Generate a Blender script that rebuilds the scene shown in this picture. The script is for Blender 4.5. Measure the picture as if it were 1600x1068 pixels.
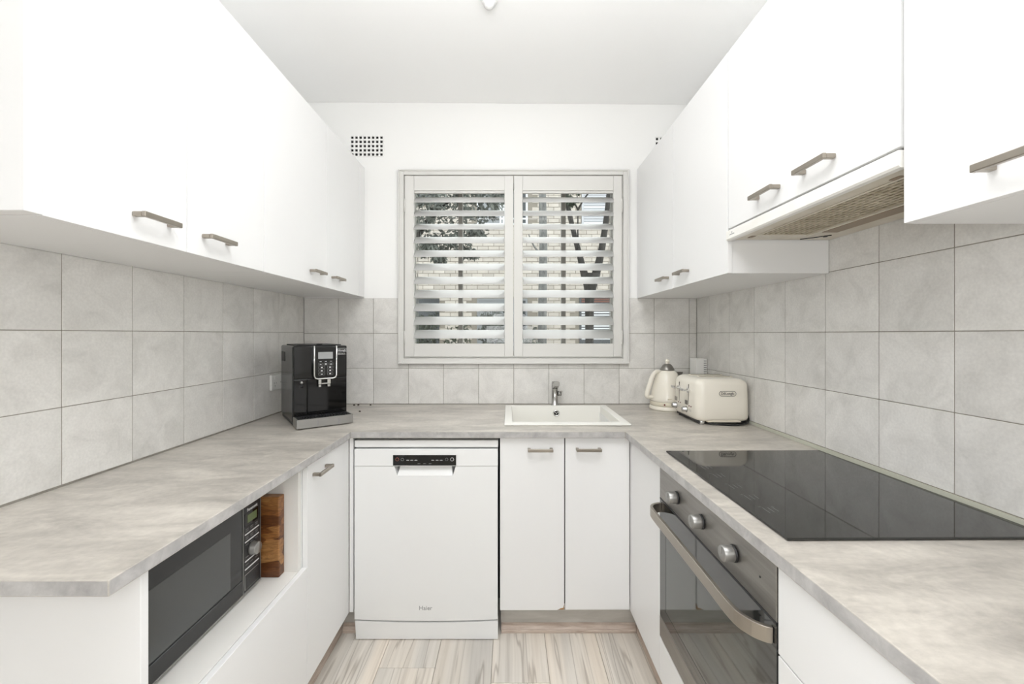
import bpy, bmesh, math, random
from mathutils import Vector, Matrix, Euler

for o in list(bpy.data.objects):
    bpy.data.objects.remove(o)
SC = bpy.context.scene
COL = SC.collection
random.seed(7)

# ------------------------------------------------------------------ camera, light, exposure
H = 1.255                       # eye height
F = 639.0                       # focal length in pixels of a 1600 wide frame
cam_d = bpy.data.cameras.new('camera')
cam = bpy.data.objects.new('camera', cam_d)
COL.objects.link(cam)
cam.location = (0, 0, H)
cam.rotation_euler = (math.pi / 2, 0, 0)
cam_d.sensor_width = 36.0
cam_d.lens = F * 36.0 / 1600.0
cam_d.shift_x = 4.0 / 1600.0
cam_d.shift_y = -12.0 / 1600.0
cam_d.clip_start = 0.02
SC.camera = cam

SC.view_settings.view_transform = 'Standard'
SC.view_settings.look = 'None'
SC.view_settings.gamma = 1.0
SC.view_settings.use_curve_mapping = False
SC.view_settings.exposure = -0.06
SC.cycles.use_denoising = True
SC.cycles.max_bounces = 14
SC.cycles.diffuse_bounces = 8
SC.cycles.glossy_bounces = 6
SC.cycles.transmission_bounces = 8
SC.cycles.transparent_max_bounces = 16
SC.cycles.sample_clamp_indirect = 6.0

world = bpy.data.worlds.new('overcast_sky')
SC.world = world
world.use_nodes = True
wb = world.node_tree.nodes['Background']
wb.inputs[0].default_value = (0.95, 0.98, 1.0, 1)
wb.inputs[1].default_value = 2.6


def area(name, loc, rot, sx, sy, watts, col=(1, 1, 1)):
    d = bpy.data.lights.new(name, 'AREA')
    d.shape = 'RECTANGLE'
    d.size, d.size_y, d.energy, d.color = sx, sy, watts, col
    o = bpy.data.objects.new(name, d)
    COL.objects.link(o)
    o.location = loc
    o.rotation_euler = rot
    return o


# photographer's flash bounced off the ceiling, plus two added overhead fill lights, unseen
area('bounced_flash', (0.0, 0.45, 2.12), (math.pi, 0, 0), 0.8, 0.8, 31, (0.975, 0.985, 1.0))
area('living_room_fill', (-0.3, -1.2, 2.50), (0, 0, 0), 1.6, 1.2, 1.5, (1.0, 1.0, 1.0))
area('kitchen_fill', (-0.05, 0.95, 2.53), (0, 0, 0), 0.7, 1.6, 5, (0.975, 0.985, 1.0))


def point(name, loc, radius, watts):
    d = bpy.data.lights.new(name, 'POINT')
    d.energy, d.shadow_soft_size = watts, radius
    d.color = (0.975, 0.985, 1.0)
    o = bpy.data.objects.new(name, d)
    COL.objects.link(o)
    o.location = loc
    return o


point('camera_fill', (0.0, -0.2, 1.27), 0.3, 29)  # soft point fill beside the camera, added to lift the tiles
# hazy sun behind the garden, reaching in through the shutters
sd = bpy.data.lights.new('hazy_sun', 'SUN')
sd.energy, sd.angle = 3.5, math.radians(100)
sun = bpy.data.objects.new('hazy_sun', sd)
COL.objects.link(sun)
sun.rotation_euler = Vector((-0.35, -0.65, -0.68)).to_track_quat('-Z', 'Y').to_euler()

# ------------------------------------------------------------------ dimensions
XL, XR, YB = -1.168, 1.0646, 2.3236      # tile faces of the three walls
ZB = H - 0.397                            # worktop height
BT = 0.027                                # worktop thickness
CEIL = H + 1.3127


def Z(r):
    return H + r


# ------------------------------------------------------------------ materials
def new_mat(name):
    m = bpy.data.materials.new(name)
    m.use_nodes = True
    nt = m.node_tree
    return m, nt, nt.nodes['Principled BSDF']


def mat(name, col, rough=0.5, metal=0.0, ior=1.5, coat=0.0, spec=0.5):
    m, nt, b = new_mat(name)
    b.inputs['Base Color'].default_value = (*col, 1)
    b.inputs['Roughness'].default_value = rough
    b.inputs['Metallic'].default_value = metal
    b.inputs['IOR'].default_value = ior
    b.inputs['Coat Weight'].default_value = coat
    b.inputs['Specular IOR Level'].default_value = spec
    return m


def N(nt, kind, **kw):
    n = nt.nodes.new(kind)
    for k, v in kw.items():
        setattr(n, k, v)
    return n


def ramp(nt, stops):
    r = N(nt, 'ShaderNodeValToRGB')
    e = r.color_ramp.elements
    while len(e) < len(stops):
        e.new(0.5)
    for el, (p, c) in zip(e, stops):
        el.position = p
        el.color = (*c, 1)
    return r


def coords(nt, scale, rnd=0.0, rot=0.0):
    g = N(nt, 'ShaderNodeNewGeometry')
    src = g.outputs['Position']
    if rnd:
        oi = N(nt, 'ShaderNodeObjectInfo')
        mu = N(nt, 'ShaderNodeMath', operation='MULTIPLY')
        nt.links.new(oi.outputs['Random'], mu.inputs[0])
        mu.inputs[1].default_value = rnd
        va = N(nt, 'ShaderNodeVectorMath', operation='ADD')
        nt.links.new(src, va.inputs[0])
        nt.links.new(mu.outputs[0], va.inputs[1])
        src = va.outputs[0]
    mp = N(nt, 'ShaderNodeMapping')
    mp.inputs['Scale'].default_value = scale
    mp.inputs['Rotation'].default_value = (0, 0, rot)
    nt.links.new(src, mp.inputs[0])
    return mp.outputs[0]


def mottled(name, stops, scale=(4, 4, 4), rough=0.5, detail=6, rnd=0.0, bump=0.0, dist=0.4, vary=0.0, rot=0.0, nrough=0.6, fine=None, coat=0.0):
    m, nt, b = new_mat(name)
    v = coords(nt, scale, rnd, rot)
    n = N(nt, 'ShaderNodeTexNoise')
    n.inputs['Scale'].default_value = 1.0
    n.inputs['Detail'].default_value = detail
    n.inputs['Roughness'].default_value = nrough
    n.inputs['Distortion'].default_value = dist
    nt.links.new(v, n.inputs['Vector'])
    r = ramp(nt, stops)
    nt.links.new(n.outputs['Fac'], r.inputs[0])
    c = r.outputs[0]
    if fine:
        f = N(nt, 'ShaderNodeTexNoise')
        f.inputs['Scale'].default_value = fine[0]
        f.inputs['Detail'].default_value = 4
        nt.links.new(coords(nt, (1, 1, 1), rnd), f.inputs['Vector'])
        mr = N(nt, 'ShaderNodeMapRange')
        mr.inputs['From Min'].default_value = 0.3
        mr.inputs['From Max'].default_value = 0.7
        mr.inputs['To Min'].default_value = 1 - fine[1]
        mr.inputs['To Max'].default_value = 1 + fine[1]
        nt.links.new(f.outputs['Fac'], mr.inputs[0])
        hs = N(nt, 'ShaderNodeHueSaturation')
        nt.links.new(c, hs.inputs['Color'])
        nt.links.new(mr.outputs[0], hs.inputs['Value'])
        c = hs.outputs[0]
    if vary:
        oi = N(nt, 'ShaderNodeObjectInfo')
        mr = N(nt, 'ShaderNodeMapRange')
        mr.inputs['To Min'].default_value = 1 - vary
        mr.inputs['To Max'].default_value = 1 + vary
        nt.links.new(oi.outputs['Random'], mr.inputs[0])
        hs = N(nt, 'ShaderNodeHueSaturation')
        nt.links.new(c, hs.inputs['Color'])
        nt.links.new(mr.outputs[0], hs.inputs['Value'])
        c = hs.outputs[0]
    nt.links.new(c, b.inputs['Base Color'])
    b.inputs['Roughness'].default_value = rough
    b.inputs['Coat Weight'].default_value = coat
    if bump:
        bp = N(nt, 'ShaderNodeBump')
        bp.inputs['Strength'].default_value = bump
        bp.inputs['Distance'].default_value = 0.002
        nt.links.new(n.outputs['Fac'], bp.inputs['Height'])
        nt.links.new(bp.outputs[0], b.inputs['Normal'])
    return m


def plain_textured(name, col, rough, scale=900, bump=0.06, dist=0.0006):
    m, nt, b = new_mat(name)
    b.inputs['Base Color'].default_value = (*col, 1)
    b.inputs['Roughness'].default_value = rough
    n = N(nt, 'ShaderNodeTexNoise')
    n.inputs['Scale'].default_value = scale
    n.inputs['Detail'].default_value = 2
    nt.links.new(coords(nt, (1, 1, 1)), n.inputs['Vector'])
    bp = N(nt, 'ShaderNodeBump')
    bp.inputs['Strength'].default_value = bump
    bp.inputs['Distance'].default_value = dist
    nt.links.new(n.outputs['Fac'], bp.inputs['Height'])
    nt.links.new(bp.outputs[0], b.inputs['Normal'])
    return m


M = {}
M['paint'] = plain_textured('wall_paint_white', (0.87, 0.868, 0.855), 0.75, 260, 0.1)
M['ceiling'] = plain_textured('ceiling_paint', (0.90, 0.90, 0.895), 0.8, 200, 0.1)
M['laminate'] = plain_textured('white_laminate', (0.80, 0.80, 0.797), 0.38, 700, 0.05)
M['laminate_in'] = plain_textured('white_melamine', (0.80, 0.785, 0.75), 0.45, 700, 0.05)
M['tile'] = mottled('grey_glazed_tile', [(0.28, (0.59, 0.577, 0.548)), (0.5, (0.695, 0.681, 0.652)), (0.72, (0.77, 0.757, 0.728))],
                    (9, 9, 9), 0.38, 7, 40.0, 0.10, 0.8, 0.035, nrough=0.62, fine=(160, 0.05))
M['grout'] = mottled('old_grout', [(0.3, (0.20, 0.18, 0.15)), (0.7, (0.34, 0.32, 0.28))], (12, 12, 12), 0.9)
M['silicone'] = mat('silicone_bead', (0.52, 0.52, 0.44), 0.4)
M['worktop'] = mottled('concrete_look_laminate', [(0.30, (0.30, 0.278, 0.25)), (0.43, (0.40, 0.373, 0.335)), (0.55, (0.50, 0.467, 0.42)), (0.72, (0.61, 0.575, 0.52))],
                       (4.2, 11.0, 11.0), 0.30, 10, 0, 0.0, 0.55, rot=0.10, nrough=0.68, fine=(75, 0.07))
M['worktop_side_shade'] = mottled('shaded_worktop_laminate', [(0.30, (0.31, 0.30, 0.295)), (0.45, (0.385, 0.375, 0.368)), (0.58, (0.45, 0.44, 0.43)), (0.74, (0.53, 0.52, 0.51))],
                            (22, 22, 22), 0.34, 8, 0, 0.0, 0.4, nrough=0.65)  # shade put into the colour: darker, greyer worktop for the side faces
M['chrome_tap'] = mat('dark_reflection_chrome', (0.48, 0.475, 0.46), 0.13, 1.0)  # chrome colour lowered to imitate the dark surroundings it reflects
M['chrome_soft'] = mat('brushed_chrome', (0.55, 0.55, 0.54), 0.22, 1.0)
M['steel'] = mottled('brushed_steel', [(0.3, (0.25, 0.238, 0.22)), (0.7, (0.33, 0.316, 0.295))], (60, 4, 60), 0.36)
M['steel'].node_tree.nodes['Principled BSDF'].inputs['Metallic'].default_value = 0.9
M['nickel'] = mat('satin_nickel', (0.36, 0.325, 0.28), 0.34, 0.92)
M['chrome'] = mat('chrome', (0.72, 0.72, 0.71), 0.10, 1.0)
M['silver'] = mat('silver_plastic', (0.36, 0.355, 0.34), 0.34, 0.75)
M['black_gloss'] = mat('black_gloss_plastic', (0.006, 0.006, 0.006), 0.05, 0, 1.45)
M['black'] = mat('black_matte_plastic', (0.018, 0.018, 0.019), 0.42)
M['dark_side'] = mat('charcoal_plastic', (0.03, 0.03, 0.031), 0.2)
M['black_glass'] = mat('black_ceramic_glass', (0.012, 0.012, 0.011), 0.035, 0, 1.62)
M['oven_glass'] = mat('tinted_oven_glass', (0.016, 0.017, 0.016), 0.035, 0, 1.95)
M['oven_window'] = mat('oven_window_glass', (0.045, 0.05, 0.044), 0.035, 0, 1.95)
M['micro_glass'] = mat('microwave_door_glass', (0.014, 0.014, 0.014), 0.12, 0, 1.5)
M['micro_window'] = mat('microwave_window', (0.072, 0.075, 0.073), 0.16, 0, 1.5)
M['lcd'] = mat('green_lcd', (0.13, 0.17, 0.07), 0.25)
M['screen'] = mat('grey_lcd', (0.34, 0.35, 0.35), 0.2)
M['appliance_white'] = mat('white_enamel', (0.80, 0.805, 0.80), 0.28)
M['appliance_grey'] = mat('grey_plastic', (0.30, 0.30, 0.30), 0.5)
M['gap_dark'] = mat('dark_gap', (0.015, 0.014, 0.014), 0.8)
M['cream'] = mat('cream_enamel', (0.80, 0.76, 0.67), 0.25, coat=0.3)
M['cream_dark'] = mat('cream_plastic', (0.70, 0.65, 0.53), 0.35)
M['hood'] = mottled('aged_white_enamel', [(0.3, (0.80, 0.785, 0.74)), (0.7, (0.86, 0.85, 0.82))], (8, 8, 8), 0.35)
M['hood_under'] = mottled('greasy_enamel', [(0.25, (0.55, 0.49, 0.38)), (0.7, (0.72, 0.68, 0.60))], (11, 11, 11), 0.4)
M['filter'] = mottled('greasy_filter', [(0.3, (0.36, 0.30, 0.20)), (0.7, (0.56, 0.50, 0.38))], (14, 14, 14), 0.45)
M['lamp_cover'] = mat('brown_lamp_cover', (0.27, 0.20, 0.13), 0.4)
M['sink'] = mat('white_sink_composite', (0.80, 0.79, 0.745), 0.3)
M['shutter'] = mat('shutter_satin_paint', (0.68, 0.672, 0.645), 0.4)
M['louver'] = mat('louver_satin_paint', (0.64, 0.64, 0.628), 0.38)
M['alu'] = mat('bronze_window_frame', (0.25, 0.24, 0.22), 0.45)
M['socket'] = mat('white_socket_plastic', (0.82, 0.82, 0.80), 0.35)
M['casing'] = mat('warm_white_plastic', (0.85, 0.845, 0.82), 0.4)
M['ink'] = mat('dark_ink', (0.05, 0.05, 0.055), 0.5)
M['ink_grey'] = mat('grey_ink', (0.25, 0.25, 0.26), 0.5)
M['print_white'] = mat('white_print', (0.78, 0.78, 0.78), 0.5)
M['print_dim'] = mat('dim_print', (0.20, 0.20, 0.20), 0.5)
M['print_red'] = mat('red_print', (0.38, 0.10, 0.06), 0.5)
M['chip'] = mottled('raw_chipboard', [(0.3, (0.32, 0.16, 0.06)), (0.7, (0.55, 0.32, 0.14))], (300, 300, 300), 0.9)
M['toe'] = mottled('grey_toe_kick', [(0.3, (0.42, 0.40, 0.365)), (0.7, (0.55, 0.53, 0.49))], (6, 6, 30), 0.6)
M['skirt'] = mottled('timber_trim', [(0.3, (0.38, 0.30, 0.245)), (0.55, (0.53, 0.44, 0.375)), (0.75, (0.62, 0.53, 0.46))], (12, 12, 130), 0.5, vary=0.05)
M['cable'] = mat('black_cable', (0.012, 0.012, 0.012), 0.4)
M['red_led'] = mat('red_indicator', (0.12, 0.02, 0.015), 0.3)
M['crumb'] = mat('dark_crumb', (0.035, 0.02, 0.012), 0.6)
M['frosted'] = mat('frosted_lamp', (0.80, 0.80, 0.79), 0.3)
M['brick'] = mottled('cream_brick', [(0.3, (0.44, 0.395, 0.35)), (0.7, (0.53, 0.49, 0.445))], (3, 3, 3), 0.85, vary=0.10, rnd=20)
M['mortar'] = mat('mortar', (0.25, 0.225, 0.19), 0.9)
M['ext_white'] = mat('white_outdoor_frame', (0.62, 0.63, 0.65), 0.5)
M['ext_blind'] = mat('lavender_white_blind', (0.45, 0.455, 0.48), 0.5)
M['ext_glass'] = mat('dark_outdoor_glass', (0.05, 0.055, 0.06), 0.12)
M['ext_grey'] = mat('grey_curtained_glass', (0.24, 0.25, 0.26), 0.25)
M['ext_red'] = mat('red_brown_slat', (0.16, 0.07, 0.05), 0.7)
M['bark_dark'] = mottled('dark_bark', [(0.3, (0.012, 0.011, 0.010)), (0.7, (0.05, 0.045, 0.04))], (18, 18, 5), 0.9)
M['bark_grey'] = mottled('grey_bark', [(0.3, (0.10, 0.10, 0.10)), (0.7, (0.22, 0.22, 0.21))], (18, 18, 9), 0.9)
M['leaf'] = mottled('olive_leaf', [(0.3, (0.05, 0.055, 0.048)), (0.55, (0.115, 0.125, 0.108)), (0.8, (0.26, 0.275, 0.25))], (7, 7, 7), 0.6)
M['leaf_dark'] = mottled('dark_leaf', [(0.3, (0.025, 0.032, 0.02)), (0.6, (0.06, 0.072, 0.048)), (0.85, (0.2, 0.22, 0.17))], (9, 9, 9), 0.6)
M['ground'] = mottled('garden_ground', [(0.3, (0.16, 0.14, 0.10)), (0.7, (0.32, 0.29, 0.24))], (3, 3, 3), 0.9)


def glass_mat():
    m = bpy.data.materials.new('window_glass')
    m.use_nodes = True
    nt = m.node_tree
    nt.nodes.clear()
    out = N(nt, 'ShaderNodeOutputMaterial')
    mx = N(nt, 'ShaderNodeMixShader')
    t = N(nt, 'ShaderNodeBsdfTransparent')
    t.inputs[0].default_value = (0.95, 0.97, 0.96, 1)
    g = N(nt, 'ShaderNodeBsdfGlossy')
    g.inputs['Roughness'].default_value = 0.02
    fr = N(nt, 'ShaderNodeFresnel')
    fr.inputs[0].default_value = 1.45
    ge = N(nt, 'ShaderNodeNewGeometry')
    iv = N(nt, 'ShaderNodeMath', operation='SUBTRACT')
    iv.inputs[0].default_value = 1.0
    nt.links.new(ge.outputs['Backfacing'], iv.inputs[1])
    mu = N(nt, 'ShaderNodeMath', operation='MULTIPLY')
    nt.links.new(fr.outputs[0], mu.inputs[0])
    nt.links.new(iv.outputs[0], mu.inputs[1])
    nt.links.new(mu.outputs[0], mx.inputs[0])
    nt.links.new(t.outputs[0], mx.inputs[1])
    nt.links.new(g.outputs[0], mx.inputs[2])
    nt.links.new(mx.outputs[0], out.inputs[0])
    return m


M['glass'] = glass_mat()


def plank_mat():
    m, nt, b = new_mat('whitewashed_oak_plank')
    v1 = coords(nt, (48, 1.3, 10), 37.0)
    n1 = N(nt, 'ShaderNodeTexNoise')
    n1.inputs['Scale'].default_value = 1
    n1.inputs['Detail'].default_value = 8
    n1.inputs['Roughness'].default_value = 0.62
    n1.inputs['Distortion'].default_value = 0.25
    nt.links.new(v1, n1.inputs['Vector'])
    r1 = ramp(nt, [(0.26, (0.47, 0.43, 0.385)), (0.42, (0.62, 0.582, 0.53)), (0.56, (0.69, 0.652, 0.60)), (0.78, (0.75, 0.712, 0.665))])
    nt.links.new(n1.outputs['Fac'], r1.inputs[0])
    # broad grey and cream bands
    n2 = N(nt, 'ShaderNodeTexNoise')
    n2.inputs['Scale'].default_value = 1
    n2.inputs['Detail'].default_value = 2
    nt.links.new(coords(nt, (9, 0.8, 4), 23.0), n2.inputs['Vector'])
    r2 = ramp(nt, [(0.32, (0.85, 0.855, 0.855)), (0.5, (1.0, 0.99, 0.97)), (0.7, (1.05, 1.0, 0.94))])
    nt.links.new(n2.outputs['Fac'], r2.inputs[0])
    mx = N(nt, 'ShaderNodeMix', data_type='RGBA', blend_type='MULTIPLY')
    mx.inputs['Factor'].default_value = 1.0
    nt.links.new(r1.outputs[0], mx.inputs['A'])
    nt.links.new(r2.outputs[0], mx.inputs['B'])
    # thin dark cracks along the grain
    n3 = N(nt, 'ShaderNodeTexNoise')
    n3.inputs['Scale'].default_value = 1
    n3.inputs['Detail'].default_value = 3
    n3.inputs['Distortion'].default_value = 0.15
    nt.links.new(coords(nt, (11, 0.55, 3), 51.0), n3.inputs['Vector'])
    r3 = ramp(nt, [(0.486, (1, 1, 1)), (0.4985, (0.38, 0.34, 0.30)), (0.5015, (0.38, 0.34, 0.30)), (0.514, (1, 1, 1))])
    nt.links.new(n3.outputs['Fac'], r3.inputs[0])
    mx2 = N(nt, 'ShaderNodeMix', data_type='RGBA', blend_type='MULTIPLY')
    mx2.inputs['Factor'].default_value = 0.55
    nt.links.new(mx.outputs['Result'], mx2.inputs['A'])
    nt.links.new(r3.outputs[0], mx2.inputs['B'])
    oi = N(nt, 'ShaderNodeObjectInfo')
    mr = N(nt, 'ShaderNodeMapRange')
    mr.inputs['To Min'].default_value = 0.88
    mr.inputs['To Max'].default_value = 1.07
    nt.links.new(oi.outputs['Random'], mr.inputs[0])
    hs = N(nt, 'ShaderNodeHueSaturation')
    nt.links.new(mx2.outputs['Result'], hs.inputs['Color'])
    nt.links.new(mr.outputs[0], hs.inputs['Value'])
    nt.links.new(hs.outputs[0], b.inputs['Base Color'])
    b.inputs['Roughness'].default_value = 0.45
    return m


M['plank'] = plank_mat()


def board_mat():
    m, nt, b = new_mat('endgrain_acacia')
    vo = N(nt, 'ShaderNodeTexVoronoi')
    vo.inputs['Scale'].default_value = 1
    nt.links.new(coords(nt, (9, 30, 34)), vo.inputs['Vector'])
    r = ramp(nt, [(0.0, (0.10, 0.035, 0.012)), (0.35, (0.24, 0.095, 0.03)), (0.7, (0.36, 0.17, 0.06)), (1.0, (0.46, 0.25, 0.10))])
    sp = N(nt, 'ShaderNodeSeparateColor')
    nt.links.new(vo.outputs['Color'], sp.inputs[0])
    nt.links.new(sp.outputs[0], r.inputs[0])
    n = N(nt, 'ShaderNodeTexNoise')
    n.inputs['Scale'].default_value = 1
    n.inputs['Detail'].default_value = 6
    n.inputs['Distortion'].default_value = 2.0
    nt.links.new(coords(nt, (18, 30, 90)), n.inputs['Vector'])
    r2 = ramp(nt, [(0.3, (0.45, 0.40, 0.35)), (0.7, (1.15, 1.1, 1.0))])
    nt.links.new(n.outputs['Fac'], r2.inputs[0])
    mx = N(nt, 'ShaderNodeMix', data_type='RGBA', blend_type='MULTIPLY')
    mx.inputs['Factor'].default_value = 1.0
    nt.links.new(r.outputs[0], mx.inputs['A'])
    nt.links.new(r2.outputs[0], mx.inputs['B'])
    nt.links.new(mx.outputs['Result'], b.inputs['Base Color'])
    b.inputs['Roughness'].default_value = 0.35
    return m


M['board'] = board_mat()

# ------------------------------------------------------------------ geometry helpers
ROOT = {}      # object name -> world location of its thing


def box(bm, x0, x1, y0, y1, z0, z1, bev=0.0, seg=1):
    r = bmesh.ops.create_cube(bm, size=1.0)
    vs = r['verts']
    for v in vs:
        v.co = Vector((x0 + (v.co.x + 0.5) * (x1 - x0), y0 + (v.co.y + 0.5) * (y1 - y0), z0 + (v.co.z + 0.5) * (z1 - z0)))
    if bev:
        es = list({e for v in vs for e in v.link_edges})
        bmesh.ops.bevel(bm, geom=es, offset=bev, segments=seg, profile=0.5, affect='EDGES')
    return bm


def B(*a, **k):
    return box(bmesh.new(), *a, **k)


def basis(d):
    d = d.normalized()
    a = Vector((0, 0, 1)) if abs(d.z) < 0.9 else Vector((1, 0, 0))
    u = d.cross(a).normalized()
    return u, d.cross(u).normalized()


def loft(bm, rings, caps=True):
    vr = [[bm.verts.new(p) for p in r] for r in rings]
    n = len(vr[0])
    for a, b in zip(vr, vr[1:]):
        for i in range(n):
            f = bm.faces.new((a[i], a[(i + 1) % n], b[(i + 1) % n], b[i]))
            f.smooth = True
    if caps:
        bm.faces.new(list(reversed(vr[0])))
        bm.faces.new(vr[-1])
    return bm


def cyl(bm, p0, p1, r0, r1=None, seg=20):
    p0, p1 = Vector(p0), Vector(p1)
    r1 = r0 if r1 is None else r1
    u, v = basis(p1 - p0)
    ring = lambda p, r: [p + (u * math.cos(t) + v * math.sin(t)) * r for t in [2 * math.pi * i / seg for i in range(seg)]]
    return loft(bm, [ring(p0, r0), ring(p1, r1)])


def lathe(bm, prof, c=(0, 0, 0), axis='z', seg=32):
    c = Vector(c)
    rings = []
    for r, h in prof:
        r = max(r, 1e-5)
        ring = []
        for i in range(seg):
            t = 2 * math.pi * i / seg
            a, b = r * math.cos(t), r * math.sin(t)
            if axis == 'z':
                p = Vector((a, b, h))
            elif axis == 'x':
                p = Vector((h, a, b))
            else:
                p = Vector((b, h, a))
            ring.append(c + p)
        rings.append(ring)
    return loft(bm, rings)


def tube(bm, pts, r, seg=10, closed=False, flat=1.0):
    pts = [Vector(p) for p in pts]
    rs = r if isinstance(r, (list, tuple)) else [r] * len(pts)
    rings = []
    u = None
    for i, p in enumerate(pts):
        d = (pts[min(i + 1, len(pts) - 1)] - pts[max(i - 1, 0)]).normalized()
        if u is None:
            u, v = basis(d)
        else:
            u = (u - d * u.dot(d)).normalized()
            v = d.cross(u).normalized()
        rings.append([p + (u * math.cos(2 * math.pi * k / seg) * flat + v * math.sin(2 * math.pi * k / seg)) * rs[i] for k in range(seg)])
    return loft(bm, rings)


def smooth_path(pts, n=8):
    pts = [Vector(p) for p in pts]
    out = []
    for i in range(len(pts) - 1):
        p0 = pts[max(i - 1, 0)]
        p1, p2 = pts[i], pts[i + 1]
        p3 = pts[min(i + 2, len(pts) - 1)]
        for k in range(n):
            t = k / n
            out.append(0.5 * ((2 * p1) + (p2 - p0) * t + (2 * p0 - 5 * p1 + 4 * p2 - p3) * t * t + (3 * p1 - p0 - 3 * p2 + p3) * t ** 3))
    out.append(pts[-1])
    return out


def cells(xs, ys, inside, lo, hi, plane='xy', warp=None):
    """A slab made of the grid cells that are inside; shared vertices, outer sides only."""
    bm = bmesh.new()
    V = {}

    def vert(i, j, k):
        if (i, j, k) not in V:
            a, b, c = xs[i], ys[j], (lo, hi)[k]
            if warp:
                a, b, c = warp(a, b, c)
            p = {'xy': (a, b, c), 'xz': (a, c, b), 'yz': (c, a, b)}[plane]
            V[(i, j, k)] = bm.verts.new(p)
        return V[(i, j, k)]
    nx, ny = len(xs) - 1, len(ys) - 1
    ins = lambda i, j: 0 <= i < nx and 0 <= j < ny and inside((xs[i] + xs[i + 1]) / 2, (ys[j] + ys[j + 1]) / 2)
    for i in range(nx):
        for j in range(ny):
            if not ins(i, j):
                continue
            bm.faces.new([vert(i, j, 1), vert(i + 1, j, 1), vert(i + 1, j + 1, 1), vert(i, j + 1, 1)])
            bm.faces.new([vert(i, j + 1, 0), vert(i + 1, j + 1, 0), vert(i + 1, j, 0), vert(i, j, 0)])
            if not ins(i - 1, j):
                bm.faces.new([vert(i, j, 0), vert(i, j, 1), vert(i, j + 1, 1), vert(i, j + 1, 0)])
            if not ins(i + 1, j):
                bm.faces.new([vert(i + 1, j, 0), vert(i + 1, j + 1, 0), vert(i + 1, j + 1, 1), vert(i + 1, j, 1)])
            if not ins(i, j - 1):
                bm.faces.new([vert(i, j, 0), vert(i + 1, j, 0), vert(i + 1, j, 1), vert(i, j, 1)])
            if not ins(i, j + 1):
                bm.faces.new([vert(i, j + 1, 0), vert(i, j + 1, 1), vert(i + 1, j + 1, 1), vert(i + 1, j + 1, 0)])
    bmesh.ops.recalc_face_normals(bm, faces=bm.faces[:])
    return bm


def to_mesh(name, bm, m):
    me = bpy.data.meshes.new(name)
    bm.to_mesh(me)
    bm.free()
    me.materials.append(m if not isinstance(m, str) else M[m])
    return me


def obj(name, bm, m, parent=None, local=False):
    """One mesh object. bm is in world space unless local; a top-level one gets its origin at its base."""
    if isinstance(bm, bpy.types.Mesh):
        o = bpy.data.objects.new(name, bm)
        COL.objects.link(o)
        if parent:
            o.parent = parent
            ROOT[o.name] = ROOT.get(parent.name, Vector())
        return o
    if parent is not None:
        off = ROOT[parent.name]
        if not local:
            bmesh.ops.translate(bm, verts=bm.verts[:], vec=-off)
        loc = None
    else:
        cs = [v.co for v in bm.verts]
        loc = Vector(((min(c.x for c in cs) + max(c.x for c in cs)) / 2, (min(c.y for c in cs) + max(c.y for c in cs)) / 2, min(c.z for c in cs)))
        bmesh.ops.translate(bm, verts=bm.verts[:], vec=-loc)
    o = bpy.data.objects.new(name, to_mesh(name, bm, m))
    COL.objects.link(o)
    if parent is not None:
        o.parent = parent
        ROOT[o.name] = ROOT[parent.name]
    else:
        o.location = loc
        ROOT[o.name] = loc
    return o


def tag(o, label, cat, group=None, kind=None):
    o['label'] = label
    o['category'] = cat
    if group:
        o['group'] = group
    if kind:
        o['kind'] = kind
    return o


def thing(name, label, cat, loc, rz=0.0, group=None):
    o = bpy.data.objects.new(name, None)
    o.empty_display_size = 0.05
    COL.objects.link(o)
    o.location = loc
    o.rotation_euler = (0, 0, rz)
    ROOT[o.name] = Vector(loc)
    return tag(o, label, cat, group)


def struct(name, bm, m, parent=None):
    o = obj(name, bm, m, parent)
    if parent is None:
        o['kind'] = 'structure'
    return o


def text(name, body, size, m, parent, loc, rot, local=False, ext=0.0003, sx=1.0):
    cu = bpy.data.curves.new(name, 'FONT')
    cu.body = body
    cu.size = size
    cu.extrude = ext
    cu.align_x = 'CENTER'
    cu.align_y = 'CENTER'
    cu.resolution_u = 3
    t = bpy.data.objects.new(name + '_curve', cu)
    COL.objects.link(t)
    dg = bpy.context.evaluated_depsgraph_get()
    me = bpy.data.meshes.new_from_object(t.evaluated_get(dg))
    bpy.data.objects.remove(t)
    me.materials.clear()
    me.materials.append(M[m])
    me.name = name
    me.transform(Matrix.Diagonal((sx, 1, 1, 1)))
    me.transform(Euler(rot).to_matrix().to_4x4())
    me.transform(Matrix.Translation(Vector(loc) - (Vector() if local else ROOT[parent.name])))
    o = bpy.data.objects.new(name, me)
    COL.objects.link(o)
    o.parent = parent
    ROOT[o.name] = ROOT[parent.name]
    return o


R90 = math.pi / 2
FACE_B, FACE_L, FACE_R = (R90, 0, 0), (R90, 0, R90), (R90, 0, -R90)   # text facing -Y, +X, -X

# ------------------------------------------------------------------ room shell
WIN = (-0.600, 0.646, Z(-0.138), Z(0.903))     # opening x0,x1,z0,z1
VENT_L = (-0.906, -0.716, Z(1.0095), Z(1.130))
VENT_R = (0.8275, 1.0175, Z(1.0015), Z(1.122))


def in_hole(x, z):
    return any(a < x < b and c < z < d for a, b, c, d in (WIN, VENT_L, VENT_R))


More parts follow.
